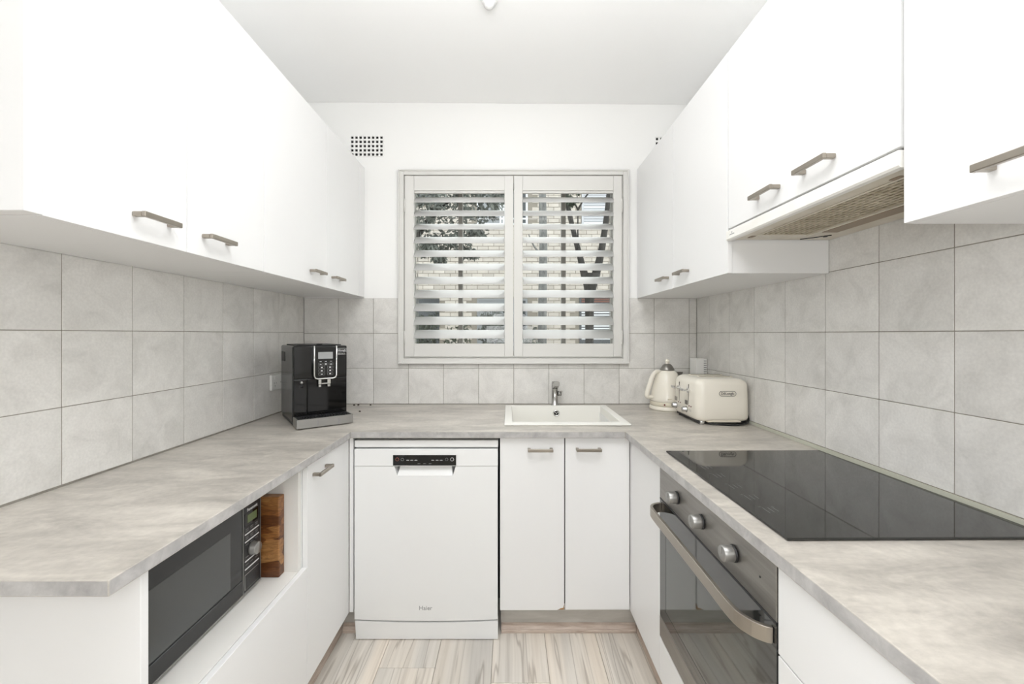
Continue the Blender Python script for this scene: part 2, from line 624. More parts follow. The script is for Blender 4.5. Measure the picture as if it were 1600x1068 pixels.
PB = YB + 0.003
xs = sorted([XL - 0.25, XR + 0.25] + [v for w in (WIN, VENT_L, VENT_R) for v in w[:2]])
zs = sorted([-0.2, 3.0] + [v for w in (WIN, VENT_L, VENT_R) for v in w[2:]])
wall_back = struct('wall_back', cells(xs, zs, lambda a, b: not in_hole(a, b), PB, PB + 0.24, 'xz'), 'paint')
wall_left = struct('wall_left', B(XL - 0.25, XL - 0.003, 0.62, PB - 0.001, -0.2, 3.0), 'paint')
wall_right = struct('wall_right', B(XR + 0.003, XR + 0.25, -3.0, PB - 0.001, -0.2, 3.0), 'paint')
struct('wall_living', B(-3.2, XL - 0.252, 0.62, 0.80, -0.2, 3.0), 'paint')
struct('wall_far_left', B(-3.4, -3.202, -3.0, 0.80, -0.2, 3.0), 'paint')
# rear wall with the glass-door opening
struct('wall_rear', cells([-3.4, -2.5, -2.0, XR], [-0.2, 0.02, 2.3, 3.0], lambda a, b: not (-2.5 < a < -2.0 and 0.02 < b < 2.3), -3.2, -3.002, 'xz'), 'paint')


def ceil_warp(a, b, c):
    return (a, b, c - 0.0065 * a)


struct('ceiling', cells([-3.4, XL, 0, XR + 0.25], [-3.2, 0, PB - 0.002], lambda a, b: True, CEIL, CEIL + 0.1, 'xy', ceil_warp), 'ceiling')

floor = struct('floor', B(-3.4, XR + 0.002, -3.2, PB - 0.002, -0.12, -0.0095), 'grout')
# floor planks, laid along Y
PW = 0.213
joint = {-1: 1.36, 0: 1.54, 1: 0.93, 2: 1.475, 3: 0.72, 4: 1.21, 5: 0.98}
plank_mesh = to_mesh('plank', B(-PW / 2 + 0.0006, PW / 2 - 0.0006, -0.6894, 0.6894, -0.009, 0.0, 0.0009), 'plank')
for i in range(-12, 8):
    x0 = -0.493 + (i) * PW
    if x0 < -3.3 or x0 + PW > XR:
        continue
    j = joint.get(i, 0.3 + (i * 0.517) % 1.38)
    y = j + 1.38
    while y > -3.1:
        a, b = max(y - 1.38, -3.15), min(y, 1.95)
        if b - a > 0.05:
            if b - a > 1.3799:
                p = obj('plank', plank_mesh, None, floor)
                p.location = Vector((x0 + PW / 2, (a + b) / 2, 0)) - ROOT[floor.name]
            else:
                obj('plank', B(x0 + 0.0006, x0 + PW - 0.0006, a + 0.0006, b - 0.0006, -0.009, 0.0, 0.0009), 'plank', floor)
        y -= 1.38

# ------------------------------------------------------------------ wall tiles
TG = 0.0028
GAP = 0.0011


def tile_wall(parent, axis, us, vs, plane, holes=()):
    """us along the wall, vs heights; one tile per cell, cut round the holes."""
    cache = {}
    for u0, u1 in zip(us, us[1:]):
        for v0, v1 in zip(vs, vs[1:]):
            rects = [(u0 + GAP, u1 - GAP, v0 + GAP, v1 - GAP)]
            for (a, b, c, d) in holes:
                out = []
                for (p, q, r, s) in rects:
                    if q <= a or p >= b or s <= c or r >= d:
                        out.append((p, q, r, s))
                        continue
                    # keep the L-shaped rest as the larger straight pieces of the cut tile
                    if p < a:
                        out.append((p, a, r, s))
                    if q > b:
                        out.append((b, q, r, s))
                    if r < c:
                        out.append((max(p, a), min(q, b), r, c))
                    if s > d:
                        out.append((max(p, a), min(q, b), d, s))
                rects = out
            for (p, q, r, s) in rects:
                if q - p < 0.006 or s - r < 0.006:
                    continue
                w, h = round(q - p, 4), round(s - r, 4)
                if (w, h) not in cache:
                    if axis == 'b':
                        bm = B(-w / 2, w / 2, 0, TG, -h / 2, h / 2, 0.0009)
                    elif axis == 'l':
                        bm = B(-TG, 0, -w / 2, w / 2, -h / 2, h / 2, 0.0009)
                    else:
                        bm = B(0, TG, -w / 2, w / 2, -h / 2, h / 2, 0.0009)
                    cache[(w, h)] = to_mesh('tile', bm, 'tile')
                o = obj('tile', cache[(w, h)], None, parent)
                u, v = (p + q) / 2, (r + s) / 2
                loc = (u, plane, v) if axis == 'b' else (plane, u, v)
                dv = random.uniform(-0.0003, 0.0003)
                o.location = Vector(loc) - ROOT[parent.name]
                o.rotation_euler = (0, 0, dv * 4) if axis == 'b' else (0, dv * 3, dv * 3)


BX = [XL + 0.001] + [0.0247 + 0.1995 * n for n in range(-5, 6)] + [XR - 0.001]
BZ = [Z(-0.395), Z(-0.1935), Z(0.0045), Z(0.204)]
ARCH = (-0.631, 0.678, Z(-0.169), Z(0.933))
tile_wall(wall_back, 'b', BX, BZ, YB, [ARCH])
LY = [0.667] + [1.0678 + 0.2003 * n for n in range(-1, 7)] + [YB - 0.001]
LZ = [Z(-0.3935), Z(-0.1905), Z(0.010), Z(0.211)]
tile_wall(wall_left, 'l', LY, LZ, XL)
RY = [-0.0206 + 0.2 * n for n in range(0, 12)] + [YB - 0.001]
RZ = [Z(-0.3825), Z(-0.1875), Z(0.0075), Z(0.2075), Z(0.4075)]
tile_wall(wall_right, 'r', RY, RZ, XR)
g1 = B(XL, XR, YB + 0.0014, PB - 0.0002, Z(-0.41), Z(0.204))
obj('grout', cells([XL, ARCH[0], ARCH[1], XR], [Z(-0.41), ARCH[2], Z(0.204)], lambda a, b: not (ARCH[0] < a < ARCH[1] and b > ARCH[2]), YB + 0.0014, PB - 0.0002, 'xz'), 'grout', wall_back)
g1.free()
obj('grout', B(XL - 0.0028, XL - 0.0014, 0.664, YB, Z(-0.41), Z(0.211)), 'grout', wall_left)
obj('grout', B(XR + 0.0014, XR + 0.0028, -0.02, YB, Z(-0.41), Z(0.4075)), 'grout', wall_right)
obj('silicone_bead', B(XR - 0.004, XR + 0.0012, 0.0, YB - 0.002, ZB + 0.0005, Z(-0.3835)), 'silicone', wall_right)

# ------------------------------------------------------------------ window, frame and glazing
win = thing('window_1', 'white framed kitchen window in the middle of the back wall', 'window', (0.0229, PB, WIN[2]))
win['kind'] = 'structure'
# architrave: outer bead and inner flat
for nm, (a, b, c, d, y0, y1) in {
    'architrave_left': (-0.629, -0.598, Z(-0.167), Z(0.931), YB - 0.012, YB + 0.002),
    'architrave_right': (0.644, 0.676, Z(-0.167), Z(0.931), YB - 0.012, YB + 0.002),
    'architrave_top': (-0.598, 0.644, Z(0.901), Z(0.931), YB - 0.012, YB + 0.002),
    'architrave_bottom': (-0.598, 0.644, Z(-0.167), Z(-0.136), YB - 0.012, YB + 0.002),
}.items():
    bm = B(a, b, y0, y1, c, d, 0.002)
    w = 0.009
    if 'left' in nm:
        box(bm, a, a + w, y0 - 0.006, y1, c, d, 0.002)
    elif 'right' in nm:
        box(bm, b - w, b, y0 - 0.006, y1, c, d, 0.002)
    elif 'top' in nm:
        box(bm, a - 0.02, b + 0.02, y0 - 0.006, y1, d - w, d, 0.002)
    else:
        box(bm, a - 0.031, b + 0.032, y0 - 0.010, y1, c, c + w, 0.002)
    obj('architrave', bm, 'shutter', win)
# reveal linings
for a, b, c, d in ((WIN[0], WIN[0] + 0.006, WIN[2], WIN[3]), (WIN[1] - 0.006, WIN[1], WIN[2], WIN[3]),
                   (WIN[0] + 0.006, WIN[1] - 0.006, WIN[3] - 0.004, WIN[3]), (WIN[0] + 0.006, WIN[1] - 0.006, WIN[2], WIN[2] + 0.010)):
    obj('reveal', B(a, b, PB, PB + 0.20, c, d), 'shutter', win)
GY = YB + 0.13
X0, X1, Z0, Z1 = WIN[0] + 0.007, WIN[1] - 0.007, WIN[2] + 0.011, WIN[3] - 0.005
fw = 0.03
frm = obj('window_frame', cells([X0, X0 + fw, X1 - fw, X1], [Z0, Z0 + fw, Z1 - fw, Z1], lambda a, b: not (X0 + fw < a < X1 - fw and Z0 + fw < b < Z1 - fw), GY - 0.02, GY + 0.02, 'xz'), 'alu', win)
mull = []
for px in (720.0, 880.0):
    cx = (px - 796) * GY / F
    mull.append(cx)
    obj('mullion', B(cx - 0.0125, cx + 0.0125, GY - 0.022, GY + 0.02, Z0 + fw, Z1 - fw, 0.002), 'alu', win)
ed = [X0 + fw] + mull + [X1 - fw]
for i in range(3):
    a = ed[i] + (0.0125 if i else 0)
    b = ed[i + 1] - (0.0125 if i < 2 else 0)
    obj('pane', B(a, b, GY - 0.003, GY + 0.001, Z0 + fw, Z1 - fw), 'glass', win)

# ------------------------------------------------------------------ plantation shutters
SY0, SY1 = YB - 0.014, YB + 0.014
PITCH = 0.0764
TILT = math.radians(37)


def louver_mesh(w):
    bm = bmesh.new()
    n = 20
    rings = []
    for x in (-w / 2, w / 2):
        ring = []
        for k in range(n):
            t = 2 * math.pi * k / n
            a, b = 0.0405 * math.cos(t), 0.0056 * math.sin(t)
            ring.append(Vector((x, a * math.cos(TILT) - b * math.sin(TILT), a * math.sin(TILT) + b * math.cos(TILT))))
        rings.append(ring)
    loft(bm, rings)
    return to_mesh('louver', bm, 'louver')


def shutter(x0, x1, i0, i1, hinge_side, label):
    t = thing('window_shutter', label, 'shutter', ((x0 + x1) / 2, YB, Z(-0.126)), 0, 'pair of plantation shutters')
    zt, zb = Z(0.895), Z(-0.126)
    obj('stile', B(x0, i0, SY0, SY1, zb, zt, 0.0015), 'shutter', t)
    obj('stile', B(i1, x1, SY0, SY1, zb, zt, 0.0015), 'shutter', t)
    obj('rail', B(i0 + 0.0004, i1 - 0.0004, SY0 + 0.001, SY1 - 0.001, Z(0.812), zt, 0.0012), 'shutter', t)
    obj('rail', B(i0 + 0.0004, i1 - 0.0004, SY0 + 0.001, SY1 - 0.001, zb, Z(-0.053), 0.0012), 'shutter', t)
    obj('bead', B(i0 + 0.0004, i1 - 0.0004, SY0 + 0.006, SY1 - 0.004, Z(0.8), Z(0.8115), 0.001), 'shutter', t)
    me = louver_mesh(i1 - i0 - 0.003)
    for k in range(11):
        o = obj('louver', me, None, t)
        o.location = Vector(((i0 + i1) / 2, YB + 0.004, Z(0.0007) + k * PITCH)) - ROOT[t.name]
        o.rotation_euler = (math.radians(random.uniform(-1.5, 1.5)), 0, 0)
    # slim tilt rod at the hinge side
    xr = i0 + 0.010 if hinge_side < 0 else i1 - 0.010
    obj('tilt_rod', B(xr - 0.0012, xr + 0.0012, YB + 0.040, YB + 0.0424, Z(-0.01), Z(0.79)), 'silver', t)
    xh = x0 - 0.0005 if hinge_side < 0 else x1 + 0.0005
    for zc in (Z(-0.018), Z(0.725)):
        bm = B(xh - 0.004, xh + 0.0035, SY0 - 0.004, SY0 + 0.004, zc - 0.038, zc + 0.038, 0.001)
        cyl(bm, (xh, SY0 - 0.004, zc - 0.038), (xh, SY0 - 0.004, zc + 0.038), 0.0035, seg=10)
        obj('hinge', bm, 'shutter', t)
    return t


shutter(-0.591, 0.0222, -0.539, -0.0277, -1, 'white louvred shutter filling the window half above the dishwasher')
shutter(0.0258, 0.635, 0.0745, 0.588, 1, 'white louvred shutter filling the window half above the sink')

# ------------------------------------------------------------------ air vents, ceiling fitting


def vent(v, label):
    t = thing('air_vent', label, 'vent', ((v[0] + v[1]) / 2, PB, v[2]), 0, 'wall air vents under the ceiling')
    n, r = 8, 5
    p = 0.0240
    cx, cz = (v[0] + v[1]) / 2, (v[2] + v[3]) / 2
    hx, hz = 0.0149, 0.0149
    xs = [v[0] + 0.0005]
    for i in range(n):
        c = cx + (i - (n - 1) / 2) * p * 0.985
        xs += [c - hx / 2, c + hx / 2]
    xs.append(v[1] - 0.0005)
    zs = [v[2] + 0.0005]
    for i in range(r):
        c = cz + (i - (r - 1) / 2) * p
        zs += [c - hz / 2, c + hz / 2]
    zs.append(v[3] - 0.0005)

    def solid(a, b):
        ia = max(i for i in range(len(xs)) if xs[i] <= a)
        ib = max(i for i in range(len(zs)) if zs[i] <= b)
        return not (ia % 2 == 1 and ib % 2 == 1)
    obj('grille', cells(xs, zs, solid, PB - 0.002, PB + 0.005, 'xz'), 'paint', t)
    obj('duct_shade', cells([v[0] + 0.0006, v[1] - 0.0006], [v[2] + 0.0006, v[3] - 0.0006], lambda a, b: True, PB + 0.0052, PB + 0.034, 'xz'), 'gap_dark', t)  # black block painting the shade inside the grille holes


vent(VENT_L, 'square-holed white air vent above the upper cupboards left of the window')
vent(VENT_R, 'air vent mostly hidden by the upper cupboards right of the window')

cl = thing('ceiling_fitting', 'small round white ribbed fitting on the ceiling', 'ceiling fitting', (-0.079, 1.60, CEIL - 0.06))
zc = CEIL + 0.0005
obj('base', lathe(bmesh.new(), [(0.034, zc), (0.034, zc - 0.008), (0.028, zc - 0.012)], (-0.079, 1.60, 0)), 'frosted', cl)
bm = lathe(bmesh.new(), [(0.024, zc - 0.012), (0.026, zc - 0.016), (0.0255, zc - 0.020), (0.021, zc - 0.023), (0.0225, zc - 0.026), (0.016, zc - 0.030), (0.017, zc - 0.033), (0.009, zc - 0.037), (0.0, zc - 0.038)], (-0.079, 1.60, 0))
obj('diffuser', bm, 'frosted', cl)

# ------------------------------------------------------------------ cabinets
bm = B(0.021, 0.030, -0.0515, 0.0515, -0.006, 0.006, 0.0012)
for s in (-1, 1):
    box(bm, 0.0, 0.0215, s * 0.0455 - 0.006, s * 0.0455 + 0.006, -0.0055, 0.0055, 0.002, 2)
HANDLE = to_mesh('handle', bm, 'nickel')
DT = 0.016
LEFT_X, RIGHT_X = -0.8236, 0.725


def handle(door, loc, rz):
    o = obj('handle', HANDLE, None, door)
    o.location = Vector(loc) - ROOT[door.name]
    o.rotation_euler = (0, 0, rz)


def door_l(t, x, y0, y1, z0, z1, hy=None, hz=None, name='door'):
    d = obj(name, B(x - DT, x, y0 + 0.0014, y1 - 0.0014, z0, z1, 0.0008), 'laminate', t)
    if hy is not None:
        handle(d, (x, hy, hz), 0)
    return d


def door_r(t, x, y0, y1, z0, z1, hy=None, hz=None, name='door'):
    d = obj(name, B(x, x + DT, y0 + 0.0014, y1 - 0.0014, z0, z1, 0.0008), 'laminate', t)
    if hy is not None:
        handle(d, (x, hy, hz), math.pi)
    return d


UB, UT = Z(0.2095), Z(0.945)
# left wall cupboards
t = thing('wall_cabinet', 'white two-door wall cupboard on the left, at the open end of the row', 'cupboard', (-0.99, 1.03, UB), 0, 'white wall cupboards')
obj('carcass', B(XL + 0.0015, LEFT_X - DT - 0.001, 0.7195, 1.3725, UB, UT), 'laminate', t)
obj('end_panel', B(XL + 0.0015, LEFT_X + 0.004, 0.691, 0.718, UB, UT, 0.001), 'laminate', t)
door_l(t, LEFT_X, 0.720, 1.0455, UB, UT, 0.943, UB + 0.054)
door_l(t, LEFT_X, 1.0455, 1.373, UB, UT, 1.1455, UB + 0.054)
t = thing('wall_cabinet', 'white two-door wall cupboard on the left, reaching the window wall', 'cupboard', (-0.99, 1.85, UB), 0, 'white wall cupboards')
obj('carcass', B(XL + 0.0015, LEFT_X - DT - 0.001, 1.3735, YB - 0.001, UB, UT), 'laminate', t)
door_l(t, LEFT_X, 1.373, 1.841, UB, UT, 1.7365, UB + 0.054)
door_l(t, LEFT_X, 1.841, 2.236, UB, UT, 1.941, UB + 0.054)
obj('filler_panel', B(LEFT_X - DT, LEFT_X, 2.238, YB - 0.001, UB, UT, 0.0008), 'laminate', t)
# right wall cupboards
RB, RT = Z(0.2035), Z(0.936)
HB = Z(0.348)
t = thing('wall_cabinet', 'white two-door wall cupboard right of the window, above the kettle', 'cupboard', (0.89, 1.84, RB), 0, 'white wall cupboards')
obj('carcass', B(RIGHT_X + DT + 0.001, XR - 0.0015, 1.362, YB - 0.001, RB, RT), 'laminate', t)
door_r(t, RIGHT_X, 1.814, YB - 0.002, RB, RT, 1.909, RB + 0.054)
door_r(t, RIGHT_X, 1.358, 1.814, RB, RT, 1.701, RB + 0.054)
t = thing('wall_cabinet', 'short white two-door wall cupboard above the rangehood', 'cupboard', (0.89, 1.05, HB), 0, 'white wall cupboards')
obj('carcass', B(RIGHT_X + DT + 0.001, XR - 0.0015, 0.7565, 1.3605, HB + 0.004, RT), 'laminate', t)
door_r(t, RIGHT_X, 1.0637, 1.356, HB + 0.001, RT, 1.1445, Z(0.396))
door_r(t, RIGHT_X - 0.002, 0.756, 1.0637, HB, RT, 0.956, Z(0.396))
t = thing('wall_cabinet', 'white wall cupboard hanging lower, on the right beyond the rangehood', 'cupboard', (0.89, 0.45, RB), 0, 'white wall cupboards')
obj('carcass', B(RIGHT_X + DT + 0.001, XR - 0.0015, 0.14, 0.7535, RB, RT), 'laminate', t)
door_r(t, RIGHT_X, 0.446, 0.7535, RB, RT, 0.5675, RB + 0.046)
door_r(t, RIGHT_X, 0.14, 0.446, RB, RT)

# ------------------------------------------------------------------ base cabinets
LX, RX, SYD = -0.662, 0.4995, 1.690      # front planes of left, right and sink doors
BB = ZB - BT - 0.001                     # underside of the worktop
TK = 0.116                               # toe-kick height

# left niche unit
NY0, NY1 = 0.734, 1.332
SHZ = Z(-0.763)
t = thing('base_cabinet', 'white base cabinet with the open microwave niche under the left worktop', 'cabinet', (-0.9, 1.03, 0.001), 0, 'white base cabinets')
obj('end_panel', B(XL + 0.0015, LX, NY0, NY0 + 0.0165, 0.001, BB, 0.0008), 'laminate', t)
obj('side_panel', B(XL + 0.0015, LX - 0.017, NY1 - 0.017, NY1 - 0.001, TK, BB, 0.0006), 'laminate_in', t)
obj('shelf', B(XL + 0.0015, LX - 0.0185, NY0 + 0.017, NY1 - 0.0175, SHZ - 0.018, SHZ, 0.0006), 'laminate_in', t)
obj('back_panel', B(XL + 0.0015, XL + 0.006, NY0 + 0.017, NY1 - 0.0175, SHZ + 0.0005, BB), 'laminate_in', t)
obj('front_panel', B(LX - DT, LX, NY0 + 0.017, NY1 + 0.006, TK, SHZ + 0.001, 0.0008), 'laminate', t)
obj('toe_kick', B(-0.735, -0.722, NY0 + 0.017, NY1, 0.001, TK + 0.02), 'toe', t)
# left door unit and corner filler
t = thing('base_cabinet', 'white one-door base cabinet between the microwave niche and the dishwasher', 'cabinet', (-0.9, 1.5, 0.001), 0, 'white base cabinets')
obj('carcass', B(XL + 0.0015, LX - DT - 0.001, NY1 + 0.001, YB - 0.02, TK + 0.004, BB), 'laminate', t)
door_l(t, LX, NY1 + 0.007, 1.687, TK - 0.008, BB - 0.001, 1.425, Z(-0.472))
obj('corner_filler', B(LX + 0.0005, -0.645, 1.689, 1.705, TK - 0.008, BB, 0.0008), 'laminate', t)
obj('toe_kick', B(-0.735, -0.722, NY1 + 0.001, 1.75, 0.001, TK + 0.002), 'toe', t)
obj('toe_kick', B(-0.722, -0.641, 1.737, 1.75, 0.001, TK + 0.10), 'toe', t)
# sink unit
t = thing('sink_cabinet', 'white two-door sink cabinet with a chipped door corner', 'cabinet', (0.23, 1.9, 0.001), 0, 'white base cabinets')
for xa_ in (-0.038, 0.490):
    obj('side_panel', B(xa_, xa_ + 0.008, SYD + DT + 0.001, YB - 0.01, TK, BB), 'laminate', t)
obj('bottom_panel', B(-0.029, 0.489, SYD + DT + 0.001, YB - 0.01, TK, TK + 0.016), 'laminate', t)
obj('inner_panel', B(-0.029, 0.489, SYD + DT + 0.001, SYD + DT + 0.006, TK + 0.017, BB), 'gap_dark', t)
# left door with its chipped lower corner
xa, xb = -0.0386, 0.2262
zt, zb = BB - 0.003, TK
pts = [(xa, zb), (xb - 0.030, zb), (xb - 0.016, zb + 0.007), (xb - 0.005, zb + 0.009), (xb - 0.002, zb + 0.020), (xb, zb + 0.024), (xb, zt), (xa, zt)]
bm = bmesh.new()
fr = [bm.verts.new((x, SYD, z)) for x, z in pts]
bk = [bm.verts.new((x, SYD + DT, z)) for x, z in pts]
bm.faces.new(fr)
bm.faces.new(list(reversed(bk)))
for i in range(len(pts)):
    j = (i + 1) % len(pts)
    bm.faces.new((fr[j], fr[i], bk[i], bk[j]))
bmesh.ops.recalc_face_normals(bm, faces=bm.faces[:])
d = obj('door', bm, 'laminate', t)
handle(d, (0.127, SYD, Z(-0.4735)), -R90)
bm = bmesh.new()
p2 = [(xb - 0.028, zb + 0.0005), (xb - 0.001, zb + 0.0005), (xb - 0.0005, zb + 0.023), (xb - 0.004, zb + 0.012), (xb - 0.016, zb + 0.008)]
fr = [bm.verts.new((x, SYD + 0.003, z)) for x, z in p2]
bk = [bm.verts.new((x, SYD + DT - 0.0005, z)) for x, z in p2]
bm.faces.new(fr)
bm.faces.new(list(reversed(bk)))
for i in range(len(p2)):
    j = (i + 1) % len(p2)
    bm.faces.new((fr[j], fr[i], bk[i], bk[j]))
bmesh.ops.recalc_face_normals(bm, faces=bm.faces[:])
obj('chipped_core', bm, 'chip', d)
d = obj('door', B(0.2309, 0.4955, SYD, SYD + DT, TK + 0.0015, BB - 0.002, 0.0008), 'laminate', t)
handle(d, (0.325, SYD, Z(-0.4725)), -R90)
obj('toe_kick', B(-0.036, 0.551, 1.737, 1.75, 0.001, TK - 0.001), 'toe', t)
# right corner unit (blank panel) and oven housing
OY0, OY1 = 0.7642, 1.359
t = thing('base_cabinet', 'narrow blank white cabinet panel between the sink doors and the oven', 'cabinet', (0.6, 1.5, 0.001), 0, 'white base cabinets')
obj('panel', B(RX, RX + DT, OY1 + 0.0015, SYD + 0.012, TK - 0.003, BB - 0.001, 0.0008), 'laminate', t)
obj('carcass', B(RX + DT + 0.001, XR - 0.0015, OY1 + 0.003, YB - 0.02, TK, ZB - 0.24), 'laminate', t)
t = thing('oven_housing', 'white panel and cabinet below the oven', 'cabinet', (0.8, 1.06, 0.001), 0, 'white base cabinets')
obj('panel', B(RX, RX + DT, OY0 + 0.0005, OY1 - 0.0005, TK - 0.003, Z(-1.0035), 0.0008), 'laminate', t)
obj('carcass', B(RX + DT + 0.001, XR - 0.0015, OY0 + 0.0005, OY1 + 0.001, TK, Z(-1.0035)), 'laminate', t)
obj('toe_kick', B(0.553, 0.566, OY0, 1.75, 0.001, TK - 0.001), 'toe', t)
t = thing('drawer_cabinet', 'white drawer and door cabinet under the worktop beside the oven', 'cabinet', (0.8, 0.4, 0.001), 0, 'white base cabinets')
obj('carcass', B(RX + DT + 0.002, XR - 0.0015, 0.02, OY0 - 0.002, TK, BB), 'laminate', t)
obj('drawer', B(RX + 0.001, RX + DT + 0.001, 0.02, OY0 - 0.0025, Z(-0.594), BB - 0.002, 0.0008), 'laminate', t)
obj('door', B(RX + 0.001, RX + DT + 0.001, 0.02, OY0 - 0.0025, TK, Z(-0.5975), 0.0008), 'laminate', t)
obj('toe_kick', B(0.553, 0.566, 0.02, OY0 - 0.001, 0.001, TK - 0.001), 'toe', t)


# timber skirting beads
def skirt(name, a, b, inward):
    """profile swept from a to b on the floor; inward is the unit vector into the room"""
    a, b, n = Vector(a), Vector(b), Vector(inward)
    prof = [(0, 0.0005), (0.019, 0.0005), (0.019, 0.010), (0.0165, 0.0125), (0.0175, 0.016), (0.012, 0.024), (0.008, 0.026), (0.008, 0.030), (0.0, 0.033)]
    bm = bmesh.new()
    loft(bm, [[p + n * u + Vector((0, 0, z)) for u, z in prof] for p in (a, b)])
    for f in bm.faces:
        f.smooth = False
    bmesh.ops.recalc_face_normals(bm, faces=bm.faces[:])
    return struct(name, bm, 'skirt')


skirt('baseboard_left', (-0.7215, 0.752, 0), (-0.7215, 1.735, 0), (1, 0, 0))
skirt('baseboard_back_left', (-0.7015, 1.7365, 0), (-0.6425, 1.7365, 0), (0, -1, 0))
skirt('baseboard_back', (-0.034, 1.7365, 0), (0.533, 1.7365, 0), (0, -1, 0))
skirt('baseboard_right', (0.5525, 0.03, 0), (0.5525, 1.7365, 0), (-1, 0, 0))

# ------------------------------------------------------------------ worktop (one continuous U)
WL, WR, WYF = -0.647, 0.473, 1.669
SKX0, SKX1, SKY0, SKY1 = -0.002, 0.508, 1.79, 2.225     # sink cut-out


def in_top(x, y):
    if SKX0 < x < SKX1 and SKY0 < y < SKY1:
        return False
    if x < WL:
        return y > 0.660
    if x > WR:
        return True
    return y > WYF


def top_warp(a, b, c):
    if abs(a - WR) < 1e-6:
        a = WR + (WYF - b) * 0.0158 if b <= WYF else WR
    return (a, b, c)


wxs = [XL + 0.0005, WL, SKX0, WR, SKX1, XR - 0.0005]
wys = [0.0, 0.660, WYF, SKY0, SKY1, YB - 0.0005]
wt = obj('worktop', cells(wxs, wys, in_top, ZB - BT, ZB, 'xy', top_warp), 'worktop')
tag(wt, 'continuous U-shaped grey stone-look worktop running below the tiled walls', 'worktop')
wt.data.materials.append(M['worktop_side_shade'])
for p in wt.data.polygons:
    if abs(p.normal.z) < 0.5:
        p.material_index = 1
md = wt.modifiers.new('edge', 'BEVEL')
md.width = 0.0018
md.segments = 2
md.limit_method = 'ANGLE'
md.angle_limit = 0.6
md.material = 0

# ------------------------------------------------------------------ sink and tap
t = thing('sink', 'white rectangular inset sink in the worktop below the window', 'sink', (0.253, 2.0, ZB + 0.0005))
ox0, ox1, oy0, oy1 = -0.022, 0.5285, 1.772, 2.244
ix0, ix1, iy0, iy1 = 0.013, 0.494, 1.819, 2.222
ztop, zbot = ZB + 0.009, ZB - 0.185
rim = cells([ox0, ix0, ix1, ox1], [oy0, iy0, iy1, oy1], lambda a, b: not (ix0 < a < ix1 and iy0 < b < iy1), ZB + 0.0006, ztop, 'xy')
rimo = obj('rim', rim, 'sink', t)
md = rimo.modifiers.new('edge', 'BEVEL')
md.width = 0.003
md.segments = 3
md.limit_method = 'ANGLE'
bm = bmesh.new()
tw = 0.006
# bowl: four slightly sloping walls and a floor, with outer skin
ring = lambda dx, z: [bm.verts.new(p) for p in ((ix0 + dx, iy0 + dx, z), (ix1 - dx, iy0 + dx, z), (ix1 - dx, iy1 - dx, z), (ix0 + dx, iy1 - dx, z))]
r1, r2, r3 = ring(0.0, ZB + 0.003), ring(0.010, zbot + 0.012), ring(0.022, zbot)
r4, r5 = ring(-tw, ZB + 0.003), ring(0.002, zbot - tw)
for a, b in ((r1, r2), (r2, r3), (r4, r1), (r5, r4)):
    for i in range(4):
        j = (i + 1) % 4
        bm.faces.new((a[i], a[j], b[j], b[i]))
bm.faces.new(list(r3))
bm.faces.new(list(reversed(r5)))
bmesh.ops.recalc_face_normals(bm, faces=bm.faces[:])
obj('bowl', bm, 'sink', t)
ovx, ovy, ovz = 0.2535, iy1 - 0.0055, Z(-0.427)
bm = lathe(bmesh.new(), [(0.0175, 0.004), (0.0185, -0.001), (0.016, -0.004), (0.0125, -0.004), (0.012, -0.001)], (ovx, ovy, ovz), 'y', 28)
ov = obj('overflow', bm, 'chrome', t)
obj('hole', lathe(bmesh.new(), [(0.0124, 0.0), (0.0124, -0.0015)], (ovx, ovy, ovz), 'y', 24), 'gap_dark', ov)
bm = bmesh.new()
for k in range(3):
    a = 2 * math.pi * k / 3 + 0.4
    tube(bm, [(ovx, ovy - 0.0025, ovz), (ovx + 0.013 * math.cos(a), ovy - 0.0025, ovz + 0.013 * math.sin(a))], 0.0016, 6)
obj('spokes', bm, 'chrome', ov)
obj('drain', lathe(bmesh.new(), [(0.045, 0.0005), (0.045, 0.003), (0.03, 0.002), (0.03, 0.0008)], (0.253, 2.02, zbot)), 'chrome', t)

t = thing('mixer_tap', 'short chrome mixer tap behind the sink', 'tap', (0.2535, 2.284, ZB + 0.0005))
tx, ty = 0.2535, 2.284
obj('body', lathe(bmesh.new(), [(0.0, ZB + 0.0005), (0.022, ZB + 0.0005), (0.022, ZB + 0.005), (0.0178, ZB + 0.008), (0.0172, ZB + 0.10), (0.0178, ZB + 0.102), (0.0178, ZB + 0.128), (0.015, ZB + 0.134), (0, ZB + 0.135)], (tx, ty, 0)), 'chrome_tap', t)
bm = bmesh.new()
rr = []
for (y, z, hw, hh) in ((ty + 0.010, ZB + 0.098, 0.0165, 0.016), (ty - 0.03, ZB + 0.116, 0.0162, 0.0165), (ty - 0.09, ZB + 0.131, 0.0150, 0.014), (ty - 0.105, ZB + 0.132, 0.0142, 0.0125)):
    rr.append([Vector((tx + hw * math.copysign(abs(math.cos(a)) ** 0.6, math.cos(a)), y, z + hh * math.copysign(abs(math.sin(a)) ** 0.6, math.sin(a)))) for a in [2 * math.pi * k / 20 for k in range(20)]])
loft(bm, rr)
bmesh.ops.recalc_face_normals(bm, faces=bm.faces[:])
obj('spout', bm, 'chrome_tap', t)
obj('aerator', lathe(bmesh.new(), [(0.010, ZB + 0.112), (0.0105, ZB + 0.120)], (tx, ty - 0.09, 0)), 'steel', t)
bm = cyl(bmesh.new(), (tx + 0.016, ty - 0.004, ZB + 0.068), (tx + 0.034, ty - 0.004, ZB + 0.068), 0.0135)
cyl(bm, (tx + 0.034, ty - 0.004, ZB + 0.068), (tx + 0.037, ty - 0.004, ZB + 0.068), 0.0135, 0.012)
lev = obj('lever_hub', bm, 'chrome_tap', t)
